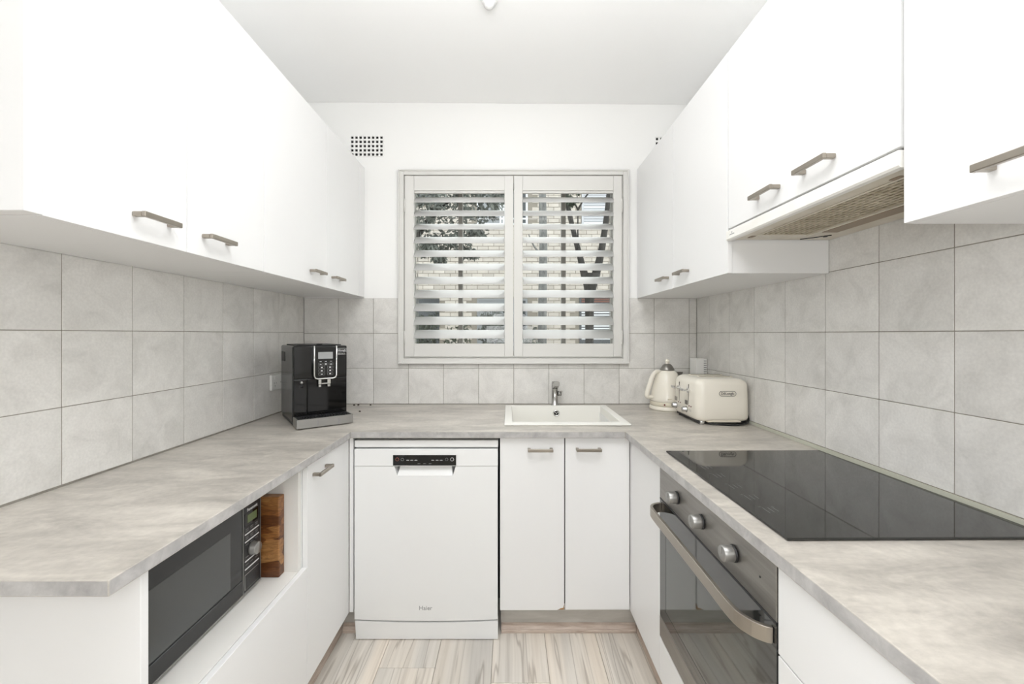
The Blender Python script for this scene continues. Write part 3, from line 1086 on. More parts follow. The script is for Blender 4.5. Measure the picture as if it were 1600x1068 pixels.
obj('lever', tube(bmesh.new(), [(tx + 0.030, ty - 0.012, ZB + 0.072), (tx + 0.031, ty - 0.05, ZB + 0.084), (tx + 0.031, ty - 0.066, ZB + 0.088)], [0.0055, 0.0045, 0.004], 10), 'chrome_tap', lev)

# ------------------------------------------------------------------ dishwasher
DY = 1.680
dx0, dx1 = -0.6385, -0.0465
t = thing('dishwasher', 'white freestanding dishwasher under the worktop with black control strip', 'dishwasher', ((dx0 + dx1) / 2, DY + 0.29, 0.001))
obj('body', B(dx0 + 0.004, dx1 - 0.004, DY + 0.045, YB - 0.03, 0.012, Z(-0.468)), 'appliance_grey', t)
obj('top_cover', B(dx0, dx1, DY + 0.006, YB - 0.03, Z(-0.4655), Z(-0.437), 0.002), 'appliance_white', t)
zc0, zc1 = Z(-0.5415), Z(-0.4715)
cx0, cx1 = (614.2 - 796) * DY / F, (712.8 - 796) * DY / F
# door panel with the recessed grip cut into its top edge
gz0, gz1 = Z(-0.580), Z(-0.5425)
gx0, gx1 = (616 - 796) * DY / F, (712 - 796) * DY / F
zd0 = Z(-1.174)
bm = bmesh.new()
nseg = 14


def zbow(x):
    u = (x - dx0) / (dx1 - dx0) * 2 - 1
    return zd0 + 0.007 * u * u - 0.003


top = [(dx0 + 0.002, zc0 - 0.001), (gx0, zc0 - 0.001), (gx0 + 0.012, gz0), (gx1 - 0.012, gz0), (gx1, zc0 - 0.001), (dx1 - 0.002, zc0 - 0.001)]
bot = [(dx1 - 0.002 + (dx0 - dx1 + 0.004) * k / nseg, 0) for k in range(nseg + 1)]
pts = list(reversed(top)) + [(x, zbow(x)) for x, _ in reversed(bot)]
fr = [bm.verts.new((x, DY, z)) for x, z in pts]
bk = [bm.verts.new((x, DY + 0.042, z)) for x, z in pts]
bm.faces.new(fr)
bm.faces.new(list(reversed(bk)))
for i in range(len(pts)):
    j = (i + 1) % len(pts)
    bm.faces.new((fr[j], fr[i], bk[i], bk[j]))
bmesh.ops.recalc_face_normals(bm, faces=bm.faces[:])
dd = obj('door', bm, 'appliance_white', t)
# sloping back of the grip
bm = bmesh.new()
a = [bm.verts.new(p) for p in ((gx0 + 0.0125, DY + 0.001, gz0 + 0.0003), (gx1 - 0.0125, DY + 0.001, gz0 + 0.0003), (gx1 - 0.02, DY + 0.024, zc0 - 0.004), (gx0 + 0.02, DY + 0.024, zc0 - 0.004),
                               (gx1 - 0.02, DY + 0.034, zc0 - 0.004), (gx0 + 0.02, DY + 0.034, zc0 - 0.004), (gx0 + 0.0125, DY + 0.034, gz0 + 0.0003), (gx1 - 0.0125, DY + 0.034, gz0 + 0.0003))]
for f in ((0, 1, 2, 3), (3, 2, 4, 5), (1, 7, 4, 2), (6, 0, 3, 5), (5, 4, 7, 6), (0, 6, 7, 1)):
    bm.faces.new([a[i] for i in f])
bmesh.ops.recalc_face_normals(bm, faces=bm.faces[:])
obj('grip', bm, 'appliance_white', dd)
fa = obj('fascia', B(dx0 + 0.001, dx1 - 0.001, DY - 0.001, DY + 0.042, zc0, zc1, 0.0025, 2), 'appliance_white', t)
cz0, cz1 = Z(-(726.7 - 522) * DY / F), Z(-(710.4 - 522) * DY / F)
sp = obj('control_strip', B(cx0, cx1, DY - 0.0022, DY + 0.002, cz0, cz1, 0.0005), 'black_gloss', fa)
PXD = DY / F


def ring_mark(name, px, py, r, m, parent, w=0.0009):
    c = Vector(((px - 796) * PXD, DY - 0.0027, Z(-(py - 522) * PXD)))
    bm = bmesh.new()
    n = 20
    pts = [(c + Vector((math.cos(2 * math.pi * k / n) * r, 0, math.sin(2 * math.pi * k / n) * r))) for k in range(n + 1)]
    tube(bm, pts, w, 6)
    return obj(name, bm, m, parent)


for px, py, m in ((620.9, 717, 'print_red'), (629, 717.2, 'print_dim'), (698, 717, 'print_dim'), (706.5, 717, 'print_white')):
    ring_mark('button_ring', px, py, 0.0066 if m != 'print_dim' else 0.0056, m, t, 0.0007)
for px, py, s in ((637.5, 718.4, 'Auto'), (643.8, 718.4, 'Eco'), (650.2, 718.4, 'Light'), (676.5, 718.4, 'Delay'), (683.2, 718.4, 'Half'), (689.5, 718.4, 'Dry'), (655, 723.8, 'Rinse'), (663.7, 723.8, 'Wash'), (672.4, 723.8, 'Dry')):
    bm = bmesh.new()
    x, z = (px - 796) * PXD, Z(-(py - 522) * PXD)
    m = 'print_white' if py < 720 else 'print_dim'
    for k in range(3):
        box(bm, x - 0.0056 + k * 0.0039, x - 0.0027 + k * 0.0039, DY - 0.0025, DY - 0.0021, z - 0.0009, z + 0.0011 + 0.0005 * (k % 2))
    obj('legend', bm, m, t)
text('logo', 'Haier', 0.0245, 'ink_grey', t, ((665 - 796) * PXD, DY - 0.0003, Z(-(949.6 - 522) * PXD)), FACE_B)
kx0 = dx0 + 0.008
bm = bmesh.new()
pts = [(kx0, 0.004), (dx1 - 0.001, 0.004)] + [(dx1 - 0.001 + (kx0 - 0.004 - dx1 + 0.001) * k / nseg, zbow(dx1 + (dx0 - dx1) * k / nseg) - 0.007) for k in range(nseg + 1)]
fr = [bm.verts.new((x, DY + 0.0005, z)) for x, z in pts]
bk = [bm.verts.new((x, DY + 0.03, z)) for x, z in pts]
bm.faces.new(fr)
bm.faces.new(list(reversed(bk)))
for i in range(len(pts)):
    j = (i + 1) % len(pts)
    bm.faces.new((fr[j], fr[i], bk[i], bk[j]))
bmesh.ops.recalc_face_normals(bm, faces=bm.faces[:])
obj('kick_panel', bm, 'appliance_white', t)
obj('door_gap_shade', B(dx0 + 0.006, dx1 - 0.006, DY + 0.010, DY + 0.0415, zd0 - 0.0085, zd0 - 0.0035), 'gap_dark', t)  # dark strip standing in for the shade in the gap below the door

# ------------------------------------------------------------------ oven
t = thing('oven', 'built-in stainless oven with black glass door below the cooktop', 'oven', (0.75, 1.06, Z(-1.0025)))
ya, yb = OY0 + 0.001, OY1 - 0.001
obj('body', B(RX + 0.02, XR - 0.05, ya + 0.01, yb - 0.01, Z(-1.0), Z(-0.432)), 'appliance_grey', t)
cp = obj('control_panel', B(RX, RX + 0.02, ya, yb, Z(-0.5395), Z(-0.431), 0.0012), 'steel', t)
obj('top_trim', B(RX + 0.0015, RX + 0.02, ya, yb, Z(-0.4305), Z(-0.4265), 0.0005), 'steel', t)
for y in (1.218, 1.062, 0.908):
    bm = lathe(bmesh.new(), [(0.0, -0.029), (0.0155, -0.029), (0.0170, -0.027), (0.0172, -0.010), (0.0172, -0.0003), (0, -0.0003)], (RX, y, Z(-0.486)), 'x', 28)
    box(bm, RX - 0.0305, RX - 0.028, y - 0.0012, y + 0.0012, Z(-0.486), Z(-0.4705))
    k = obj('knob', bm, 'silver', cp)
    obj('knob_ring', lathe(bmesh.new(), [(0.0174, -0.0055), (0.0186, -0.0035), (0.0186, -0.0004), (0.0174, -0.0004)], (RX, y, Z(-0.486)), 'x', 28), 'black', cp)
obj('indicator', lathe(bmesh.new(), [(0.0, -0.001), (0.0022, -0.001), (0.0022, 0.0005)], (RX, 0.815, Z(-0.483)), 'x', 12), 'black', cp)
# door: black glass frame with window
zd1, zd0_ = Z(-0.5455), Z(-0.929)
od = obj('door', cells([ya, ya + 0.062, yb - 0.05, yb], [zd0_, zd0_ + 0.04, zd1 - 0.055, zd1], lambda a, b: not (ya + 0.062 < a < yb - 0.05 and zd0_ + 0.04 < b < zd1 - 0.055), RX + 0.0005, RX + 0.03, 'yz'), 'oven_glass', t)
obj('window', B(RX + 0.001, RX + 0.006, ya + 0.0622, yb - 0.0502, zd0_ + 0.0402, zd1 - 0.0552), 'oven_window', od)
obj('door_top', B(RX - 0.0005, RX + 0.03, ya, yb, zd1 + 0.0005, zd1 + 0.0055, 0.0005), 'black', od)
obj('lower_trim', B(RX - 0.001, RX + 0.03, ya, yb, Z(-0.998), Z(-0.931), 0.0015), 'steel', t)
# handle: flat bar whose ends curve back to the door
bm = bmesh.new()
hx, hz0, hz1 = RX - 0.043, Z(-0.585), Z(-0.5545)
path = smooth_path([(RX + 0.0002, ya + 0.012), (RX - 0.012, ya + 0.016), (RX - 0.030, ya + 0.034), (hx, ya + 0.075), (hx, ya + 0.20), (hx, yb - 0.20), (hx, yb - 0.06), (RX - 0.034, yb - 0.026), (RX - 0.014, yb - 0.012), (RX + 0.0002, yb - 0.009)][::1], 6)
rings = []
pp = [Vector((p[0], p[1], 0)) for p in [(q[0], q[1]) for q in path]] if False else None
P2 = [Vector((q[0], q[1])) for q in [tuple(v)[:2] for v in path]]
for i, p in enumerate(P2):
    d = (P2[min(i + 1, len(P2) - 1)] - P2[max(i - 1, 0)]).normalized()
    n = Vector((-d.y, d.x)) * 0.0045
    rings.append([Vector((p.x + n.x, p.y + n.y, hz0)), Vector((p.x + n.x, p.y + n.y, hz1)), Vector((p.x - n.x, p.y - n.y, hz1)), Vector((p.x - n.x, p.y - n.y, hz0))])
loft(bm, rings)
for f in bm.faces:
    f.smooth = False
bmesh.ops.recalc_face_normals(bm, faces=bm.faces[:])
ho = obj('handle', bm, 'nickel', od)
md = ho.modifiers.new('edge', 'BEVEL')
md.width = 0.0012
md.segments = 2
md.limit_method = 'ANGLE'

# ------------------------------------------------------------------ cooktop
HOBZ = ZB + 0.0006
t = thing('cooktop', 'black glass cooktop set on the right-hand worktop', 'cooktop', (0.793, 1.083, HOBZ), math.radians(0.6))
ROOT[t.name] = Vector((0, 0, 0))
hob = obj('glass', B(-0.263, 0.258, -0.296, 0.296, 0, 0.0055, 0.0015, 2), 'black_glass', t, True)
bm = bmesh.new()
for (cx, cy, ph) in ((-0.225, 0.12, 0), (-0.225, 0.05, 1), (-0.225, -0.03, 2), (-0.225, -0.10, 3), (-0.225, -0.17, 4)):
    for k in range(3):
        box(bm, cx + 0.012 * k, cx + 0.012 * k + 0.0012, cy - 0.016 + 0.004 * k, cy + 0.012, 0.0056, 0.0058)
    for k in range(2):
        box(bm, cx - 0.006 + 0.03 * k, cx + 0.0 + 0.03 * k, cy + 0.016, cy + 0.0172, 0.0056, 0.0058)
obj('touch_marks', bm, 'print_dim', t, True)['kind'] = 'stuff'
# ------------------------------------------------------------------ rangehood
RHX = 0.7195
hz_, hy0, hy1 = Z(0.309), 0.7565, 1.356
t = thing('rangehood', 'aged white slide-out rangehood with perforated filter under the short cupboard', 'rangehood', (0.89, 1.05, hz_))
bm = bmesh.new()
# front lip, slightly rolled
lip = [(RHX + 0.004, hz_), (RHX, hz_ + 0.004), (RHX, HB - 0.0085), (RHX + 0.001, HB - 0.007), (RHX + 0.018, HB - 0.007), (RHX + 0.018, hz_ + 0.006), (RHX + 0.018, hz_)]
loft(bm, [[Vector((x, y, z)) for x, z in lip] for y in (hy0, hy1 + 0.002)])
for f in bm.faces:
    f.smooth = False
bmesh.ops.recalc_face_normals(bm, faces=bm.faces[:])
fl = obj('front_flap', bm, 'hood', t)
uz = Z(0.313)
FX0, FX1, FY0, FY1 = 0.787, 0.938, 0.80, 1.289
LX0, LX1, LY0, LY1 = 0.952, 1.000, 0.83, 1.248
obj('underside', cells([RHX + 0.0245, FX0, FX1, LX0, LX1, XR - 0.002], [hy0, FY0, LY0, LY1, FY1, hy1 + 0.001],
                       lambda a, b: not ((FX0 < a < FX1 and FY0 < b < FY1) or (LX0 < a < LX1 and LY0 < b < LY1)), uz, uz + 0.004, 'xy'), 'hood_under', t)
obj('housing', B(RHX + 0.022, XR - 0.002, hy0, hy1 + 0.001, uz + 0.016, HB - 0.001), 'gap_dark', t)
# perforated filter plate: rows of slanted slots
nx, ny = 9, 22
bm = bmesh.new()
sx, sy = (FX1 - FX0 - 0.006) / nx, (FY1 - FY0 - 0.006) / ny
xs_, ys_ = [FX0 + 0.0005], [FY0 + 0.0005]
for i in range(nx):
    c = FX0 + 0.003 + sx * (i + 0.5)
    xs_ += [c - sx * 0.26, c + sx * 0.26]
for i in range(ny):
    c = FY0 + 0.003 + sy * (i + 0.5)
    ys_ += [c - sy * 0.39, c + sy * 0.39]
xs_.append(FX1 - 0.0005)
ys_.append(FY1 - 0.0005)
import bisect


def fil(a, b):
    return not ((bisect.bisect(xs_, a) - 1) % 2 == 1 and (bisect.bisect(ys_, b) - 1) % 2 == 1)


obj('filter', cells(xs_, ys_, fil, uz + 0.001, uz + 0.004, 'xy', lambda a, b, c: (a, b + (a - FX0) * 0.0, c)), 'filter', t)
obj('slot_shade', B(FX0, FX1, FY0, FY1, uz + 0.0046, uz + 0.006), 'gap_dark', t)  # dark sheet close behind the plate so the slots look shaded
fb = bmesh.new()
box(fb, FX0 - 0.006, FX0, FY0 - 0.004, FY1 + 0.004, uz - 0.003, uz - 0.0005, 0.0008)
box(fb, FX1, FX1 + 0.008, FY0 - 0.004, FY1 + 0.004, uz - 0.004, uz - 0.0005, 0.0008)
obj('filter_frame', fb, 'hood_under', t)
obj('lamp_cover', B(LX0 + 0.0005, LX1 - 0.0005, LY0 + 0.0005, LY1 - 0.0005, uz - 0.003, uz + 0.003, 0.001), 'lamp_cover', t)
for (x, y) in ((0.777, 1.312), (0.776, 0.818)):
    obj('latch', B(x - 0.007, x + 0.007, y - 0.012, y + 0.012, uz - 0.002, uz - 0.0003, 0.0008), 'lamp_cover', t)
bm = bmesh.new()
tube(bm, [(0.955, 1.344, uz - 0.001), (0.985, 1.318, uz - 0.001), (1.015, 1.288, uz - 0.001)], 0.0016, 6)
cyl(bm, (1.004, 1.300, uz - 0.004), (1.004, 1.300, uz - 0.0005), 0.006, seg=12)
obj('screw', bm, 'black', t)
bm = bmesh.new()
for k in range(7):
    box(bm, RHX - 0.0003, RHX + 0.0002, 1.309 + k * 0.0042, 1.3118 + k * 0.0042, hz_ + 0.014, hz_ + 0.0165 + 0.0012 * (k % 2))
box(bm, RHX - 0.0003, RHX + 0.0002, 1.321, 1.3245, hz_ + 0.0195, hz_ + 0.0235)
obj('worn_emblem', bm, 'ink_grey', fl)['kind'] = 'stuff'

# ------------------------------------------------------------------ microwave
MX = -0.765
my0, my1, mdv = 0.757, 1.257, 1.172
mz0, mz1 = SHZ + 0.012, SHZ + 0.298
t = thing('microwave_oven', 'black and silver microwave sitting in the niche under the left worktop', 'microwave', (-0.94, 1.0, SHZ + 0.0005))
obj('body', B(-1.12, MX - 0.014, my0 + 0.004, my1 - 0.003, mz0, mz1, 0.004, 2), 'silver', t)
dr = obj('door', B(MX - 0.0135, MX, my0, mdv - 0.001, mz0 + 0.004, mz1 - 0.002, 0.002, 2), 'micro_glass', t)
wz0, wz1 = Z(-0.70), Z(-0.544)
obj('window', B(MX - 0.001, MX + 0.0006, my0 + 0.05, 1.121, wz0, wz1, 0.0004), 'micro_window', dr)
obj('lower_bar', B(MX - 0.001, MX + 0.003, my0 + 0.001, mdv - 0.002, mz0 + 0.005, wz0 - 0.004, 0.0012), 'micro_glass', dr)
cp = obj('control_panel', B(MX - 0.0135, MX, mdv + 0.001, my1, mz0 + 0.004, mz1 - 0.002, 0.002, 2), 'black', t)
bm = bmesh.new()
box(bm, MX - 0.001, MX + 0.0012, mdv + 0.001, mdv + 0.0028, mz0 + 0.004, mz1 - 0.003)
box(bm, MX - 0.001, MX + 0.0012, my1 - 0.002, my1 - 0.0003, mz0 + 0.004, mz1 - 0.003)
box(bm, MX - 0.012, MX + 0.0012, my0 + 0.003, my1 - 0.0003, mz0 + 0.0, mz0 + 0.0038)
obj('silver_trim', bm, 'silver', cp)
yc = (mdv + my1) / 2
lc = obj('display', B(MX - 0.001, MX + 0.0008, yc - 0.033, yc + 0.030, Z(-0.558), Z(-0.521), 0.0004), 'black_gloss', cp)
obj('lcd', B(MX, MX + 0.0012, yc - 0.021, yc + 0.022, Z(-0.551), Z(-0.528)), 'lcd', lc)
text('logo', 'Panasonic', 0.0125, 'print_white', cp, (MX + 0.0003, yc + 0.002, Z(-0.5135)), FACE_L)
for zz in (-0.581, -0.603, -0.659, -0.682):
    obj('divider_line', B(MX - 0.0005, MX + 0.0012, yc - 0.032, yc + 0.033, Z(zz) - 0.0015, Z(zz) + 0.0015), 'print_white', cp)
bm = bmesh.new()
for zz in (-0.567, -0.572, -0.590, -0.595, -0.612, -0.648, -0.670):
    for k in (-0.022, 0.0, 0.022):
        box(bm, MX, MX + 0.0006, yc + k - 0.007, yc + k + 0.006, Z(zz) - 0.0009, Z(zz) + 0.0009)
obj('legends', bm, 'print_dim', cp)['kind'] = 'stuff'
bm = lathe(bmesh.new(), [(0.0, 0.019), (0.0165, 0.019), (0.0178, 0.017), (0.0185, 0.004), (0.0205, 0.0003), (0, 0.0003)], (MX, yc + 0.002, Z(-0.634)), 'x', 32)
obj('dial', bm, 'silver', cp)
bt0, bt1 = Z(-0.741), Z(-0.697)
obj('door_button', B(MX - 0.001, MX + 0.0012, yc - 0.033, yc + 0.032, bt0, bt1, 0.0008), 'silver', cp)
obj('button_face', B(MX, MX + 0.0022, yc - 0.0315, yc + 0.0305, bt0 + 0.0015, bt1 - 0.0015, 0.0008), 'black', cp)
for x in (-1.08, -0.80):
    for y in (my0 + 0.05, my1 - 0.05):
        obj('foot', cyl(bmesh.new(), (x, y, SHZ + 0.0005), (x, y, mz0 + 0.001), 0.013, seg=14), 'black', t)

# ------------------------------------------------------------------ wooden board
bz = SHZ + 0.0006
o = obj('chopping_board', B(-1.00, -0.722, 1.2815, 1.3125, bz, bz + 0.252, 0.003, 2), 'board')
tag(o, 'thick brown wooden chopping board standing on edge beside the microwave', 'chopping board')

# ------------------------------------------------------------------ coffee machine
t = thing('coffee_machine', 'black automatic coffee machine with silver drip tray in the left worktop corner', 'coffee machine', (-0.878, 1.687, ZB + 0.0006), math.radians(37.3))
ROOT[t.name] = Vector((0, 0, 0))
W, DEP, BY = 0.228, 0.395, 0.097
L = True
obj('body', B(0.0, W, BY, DEP, 0.014, 0.345, 0.008, 3), 'dark_side', t, L)
# glossy front skin in separate panels (the seams show)
obj('front_panel', B(0.003, W - 0.003, BY - 0.008, BY + 0.004, 0.202, 0.344, 0.004, 3), 'black_gloss', t, L)
obj('side_door', B(0.003, 0.0565, BY - 0.008, BY + 0.004, 0.042, 0.200, 0.003, 2), 'black_gloss', t, L)
obj('service_door', B(0.058, W - 0.003, BY - 0.006, BY + 0.004, 0.042, 0.200, 0.003, 2), 'black_gloss', t, L)
obj('lid', B(0.02, W - 0.02, BY + 0.02, DEP - 0.02, 0.3455, 0.350, 0.002), 'black', t, L)
obj('lid_knob', B(0.105, 0.128, BY + 0.03, BY + 0.045, 0.350, 0.354, 0.001), 'black_gloss', t, L)
obj('side_grip', B(-0.0015, 0.004, DEP - 0.11, DEP - 0.02, 0.27, 0.315, 0.001), 'black', t, L)
# control head
ux0, ux1, uz0, uz1 = 0.0795, 0.1755, 0.199, 0.346
ch = obj('control_head', B(ux0, ux1, BY - 0.030, BY - 0.0085, uz0, uz1, 0.006, 3), 'black_gloss', t, L)
fy = BY - 0.0305
pth = [(ux0 + 0.002, fy, uz1), (ux0 + 0.002, fy, 0.28), (ux0 + 0.002, fy, uz0 + 0.016), (ux0 + 0.006, fy, uz0 + 0.005), (ux0 + 0.016, fy, uz0 + 0.001),
       (ux1 - 0.016, fy, uz0 + 0.001), (ux1 - 0.006, fy, uz0 + 0.005), (ux1 - 0.002, fy, uz0 + 0.016), (ux1 - 0.002, fy, 0.28), (ux1 - 0.002, fy, uz1)]
obj('chrome_trim', tube(bmesh.new(), pth, 0.0034, 10), 'chrome', ch, L)
obj('display', B(0.097, 0.158, fy - 0.001, fy + 0.003, 0.288, 0.318, 0.0005), 'screen', ch, L)


def button(x0, x1, z0, z1, icon):
    bm = bmesh.new()
    w = 0.0009
    y0, y1 = fy - 0.001, fy + 0.001
    box(bm, x0, x1, y0, y1, z0, z0 + w)
    box(bm, x0, x1, y0, y1, z1 - w, z1)
    box(bm, x0, x0 + w, y0, y1, z0, z1)
    box(bm, x1 - w, x1, y0, y1, z0, z1)
    b = obj('button', bm, 'print_dim', ch, L)
    cx, cz = (x0 + x1) / 2, (z0 + z1) / 2
    obj('icon', B(cx - 0.0035, cx + 0.0035, y0, y1, cz - 0.002, cz + (0.002 if icon else 0.0005)), 'print_white', b, L)


for i in range(3):
    button(0.0985 + i * 0.0215, 0.1155 + i * 0.0215, 0.259, 0.270, i % 2)
    obj('icon', B(0.103 + i * 0.0215, 0.111 + i * 0.0215, fy - 0.001, fy + 0.001, 0.2755, 0.2768), 'print_white', ch, L)
for r, z in enumerate((0.2445, 0.230, 0.2155)):
    button(0.0985, 0.125, z, z + 0.0105, r != 2)
    button(0.1345, 0.1585, z, z + 0.0105, 1)
# coffee spouts
bm = bmesh.new()
for x in (0.1055, 0.1425):
    box(bm, x - 0.0065, x + 0.0065, BY - 0.03, BY - 0.012, 0.174, 0.198, 0.002)
    box(bm, x - 0.0055, x + 0.0055, BY - 0.028, BY - 0.014, 0.163, 0.1745, 0.0015)
box(bm, 0.111, 0.137, BY - 0.026, BY - 0.018, 0.176, 0.181)
obj('spouts', bm, 'chrome', t, L)
bm = lathe(bmesh.new(), [(0.0, -0.012), (0.0055, -0.012), (0.0065, -0.004), (0.0065, 0.0)], (0.034, BY - 0.0085, 0.186), 'y', 16)
obj('steam_nozzle', bm, 'silver', t, L)
obj('nozzle_socket', lathe(bmesh.new(), [(0.0, -0.004), (0.008, -0.004), (0.009, 0.0)], (0.034, BY - 0.0085, 0.170), 'y', 16), 'black', t, L)
text('logo', 'DēLonghi', 0.0115, 'print_white', t, (0.2015, BY - 0.0085, 0.3235), FACE_B, True, sx=0.82)
text('model_print', 'DINAMICA', 0.0075, 'print_white', t, (0.2015, BY - 0.0085, 0.306), FACE_B, True, sx=0.9)
bm = bmesh.new()
rr = 0.0085
n = 8
path = [(0.2015 + sgn * 0.0145 + sgn * rr * math.cos(a), BY - 0.0088, 0.3235 + rr * math.sin(a)) for sgn, aa in ((1, [-math.pi / 2 + math.pi * k / n for k in range(n + 1)]),) for a in aa]
path += [(0.2015 - 0.0145 - rr * math.cos(a), BY - 0.0088, 0.3235 + rr * math.sin(a)) for a in [math.pi / 2 - math.pi * k / n for k in range(n + 1)]]
path.append(path[0])
obj('logo_ring', tube(bm, path, 0.0006, 6), 'print_white', t, L)
# drip tray
tr = obj('drip_tray', cells([0.001, 0.006, W - 0.006, W - 0.001], [0.0, 0.005, BY - 0.012], lambda a, b: not (0.006 < a < W - 0.006 and b > 0.005), 0.004, 0.041, 'xy'), 'silver', t, L)
obj('tray_grip', B(0.083, 0.162, -0.0012, 0.0005, 0.010, 0.030, 0.0005), 'silver', tr, L)
bm = bmesh.new()
box(bm, 0.079, 0.083, -0.0008, 0.0005, 0.006, 0.0315)
box(bm, 0.162, 0.170, -0.0008, 0.0005, 0.006, 0.0315)
obj('grip_shadow_gap', bm, 'appliance_grey', tr, L)
obj('tray_bottom', B(0.0065, W - 0.0065, 0.0055, BY - 0.0095, 0.004, 0.030), 'black', tr, L)
bm = bmesh.new()
x = 0.012
while x < W - 0.014:
    tube(bm, [(x, 0.008, 0.038), (x + 0.004, BY - 0.014, 0.038)], 0.0022, 6)
    x += 0.0115
box(bm, 0.0065, W - 0.0065, 0.006, 0.010, 0.034, 0.0395)
box(bm, 0.0065, W - 0.0065, BY - 0.016, BY - 0.0115, 0.034, 0.0395)
g = obj('drip_grid', bm, 'black', tr, L)
obj('base_plinth', B(0.004, W - 0.004, BY - 0.006, DEP - 0.01, 0.0, 0.0138, 0.001), 'black', t, L)

# ------------------------------------------------------------------ kettle
kx, ky, kz = 0.842, 2.182, ZB + 0.0006
t = thing('kettle', 'cream retro kettle with steel lid and ball knob beside the toaster', 'kettle', (kx, ky, kz))
K = (kx, ky, kz)
obj('power_base', lathe(bmesh.new(), [(0.0, 0.0), (0.090, 0.0), (0.093, 0.004), (0.092, 0.014), (0.086, 0.021), (0, 0.021)], K), 'cream', t)
obj('band', lathe(bmesh.new(), [(0.0, 0.0215), (0.085, 0.0215), (0.088, 0.026), (0.0885, 0.040), (0.087, 0.0425), (0, 0.0425)], K), 'cream_dark', t)
obj('body', lathe(bmesh.new(), [(0.0, 0.043), (0.086, 0.043), (0.0885, 0.047), (0.087, 0.06), (0.080, 0.10), (0.0705, 0.14), (0.060, 0.172), (0.050, 0.192), (0.041, 0.202), (0.036, 0.2045), (0, 0.2045)], K), 'cream', t)
obj('lid', lathe(bmesh.new(), [(0.0, 0.205), (0.036, 0.205), (0.037, 0.208), (0.033, 0.217), (0.022, 0.233), (0.016, 0.238), (0, 0.239)], K), 'steel', t)
bm = cyl(bmesh.new(), (kx, ky, kz + 0.239), (kx, ky, kz + 0.245), 0.010, seg=16)
bmesh.ops.create_uvsphere(bm, u_segments=18, v_segments=12, radius=0.0115, matrix=Matrix.Translation((kx, ky, kz + 0.2535)))
for f in bm.faces:
    f.smooth = True
obj('lid_knob', bm, 'cream', t)
hp = smooth_path([(kx - 0.034, ky - 0.008, kz + 0.196), (kx - 0.062, ky - 0.012, kz + 0.199), (kx - 0.082, ky - 0.014, kz + 0.178), (kx - 0.101, ky - 0.016, kz + 0.125), (kx - 0.115, ky - 0.018, kz + 0.08), (kx - 0.108, ky - 0.018, kz + 0.066), (kx - 0.078, ky - 0.014, kz + 0.066)], 6)
obj('handle', tube(bmesh.new(), hp, [0.0085 + 0.004 * math.sin(math.pi * i / (len(hp) - 1)) for i in range(len(hp))], 14), 'cream', t)
bm = bmesh.new()
a = [(kx + 0.040, ky - 0.024, kz + 0.198), (kx + 0.040, ky + 0.024, kz + 0.198), (kx + 0.083, ky + 0.004, kz + 0.196), (kx + 0.083, ky - 0.004, kz + 0.196), (kx + 0.060, ky - 0.012, kz + 0.150), (kx + 0.060, ky + 0.012, kz + 0.150)]
v = [bm.verts.new(p) for p in a]
for f in ((0, 1, 2, 3), (0, 3, 4), (1, 5, 2), (3, 2, 5, 4), (0, 4, 5, 1)):
    bm.faces.new([v[i] for i in f])
bmesh.ops.recalc_face_normals(bm, faces=bm.faces[:])
obj('spout', bm, 'steel', t)
obj('lamp', lathe(bmesh.new(), [(0.0, -0.002), (0.004, -0.002), (0.0045, 0.003)], (kx - 0.043, ky - 0.0765, kz + 0.033), 'y', 12), 'red_led', t)
obj('badge', B(kx - 0.030, kx - 0.008, ky - 0.086, ky - 0.078, kz + 0.060, kz + 0.067, 0.001), 'cream_dark', t)

# ------------------------------------------------------------------ toaster
tx0, tx1, ty0, ty1 = 0.822, 1.0565, 1.784, 2.056
tz0, tz1 = ZB + 0.016, ZB + 0.203
t = thing('toaster', 'cream four-slice toaster with chrome levers against the right wall', 'toaster', ((tx0 + tx1) / 2, (ty0 + ty1) / 2, ZB + 0.0006))
# rounded shell lofted in plan from bottom to top, domed
bm = bmesh.new()


def plan(ins, z, r):
    x0, x1, y0, y1 = tx0 + ins, tx1 - ins, ty0 + ins, ty1 - ins
    pts = []
    for (cx, cy, a0) in ((x1 - r, y1 - r, 0), (x0 + r, y1 - r, 90), (x0 + r, y0 + r, 180), (x1 - r, y0 + r, 270)):
        for k in range(7):
            a = math.radians(a0 + 90 * k / 6)
            pts.append(Vector((cx + r * math.cos(a), cy + r * math.sin(a), z)))
    return pts


prof = [(0.012, tz0), (0.004, tz0 + 0.004), (0.0, tz0 + 0.014), (0.0, tz0 + 0.06), (0.001, tz0 + 0.12)]
for k in range(1, 8):
    a = math.pi / 2 * k / 7
    prof.append((0.001 + 0.034 * (1 - math.cos(a)), tz1 - 0.036 + 0.034 * math.sin(a)))
prof.append((0.050, tz1 - 0.0006))
loft(bm, [plan(i, z, max(0.030, 0.036 - i * 0.2)) for i, z in prof])
bmesh.ops.recalc_face_normals(bm, faces=bm.faces[:])
obj('shell', bm, 'cream', t)
for y in (1.885, 1.97):
    s = obj('slot', B(tx0 + 0.045, tx1 - 0.035, y - 0.011, y + 0.011, tz1 - 0.004, tz1 + 0.0012, 0.0006), 'cream_dark', t)
    obj('slot_opening', B(tx0 + 0.052, tx1 - 0.042, y - 0.007, y + 0.007, tz1 + 0.0008, tz1 + 0.0018), 'gap_dark', s)
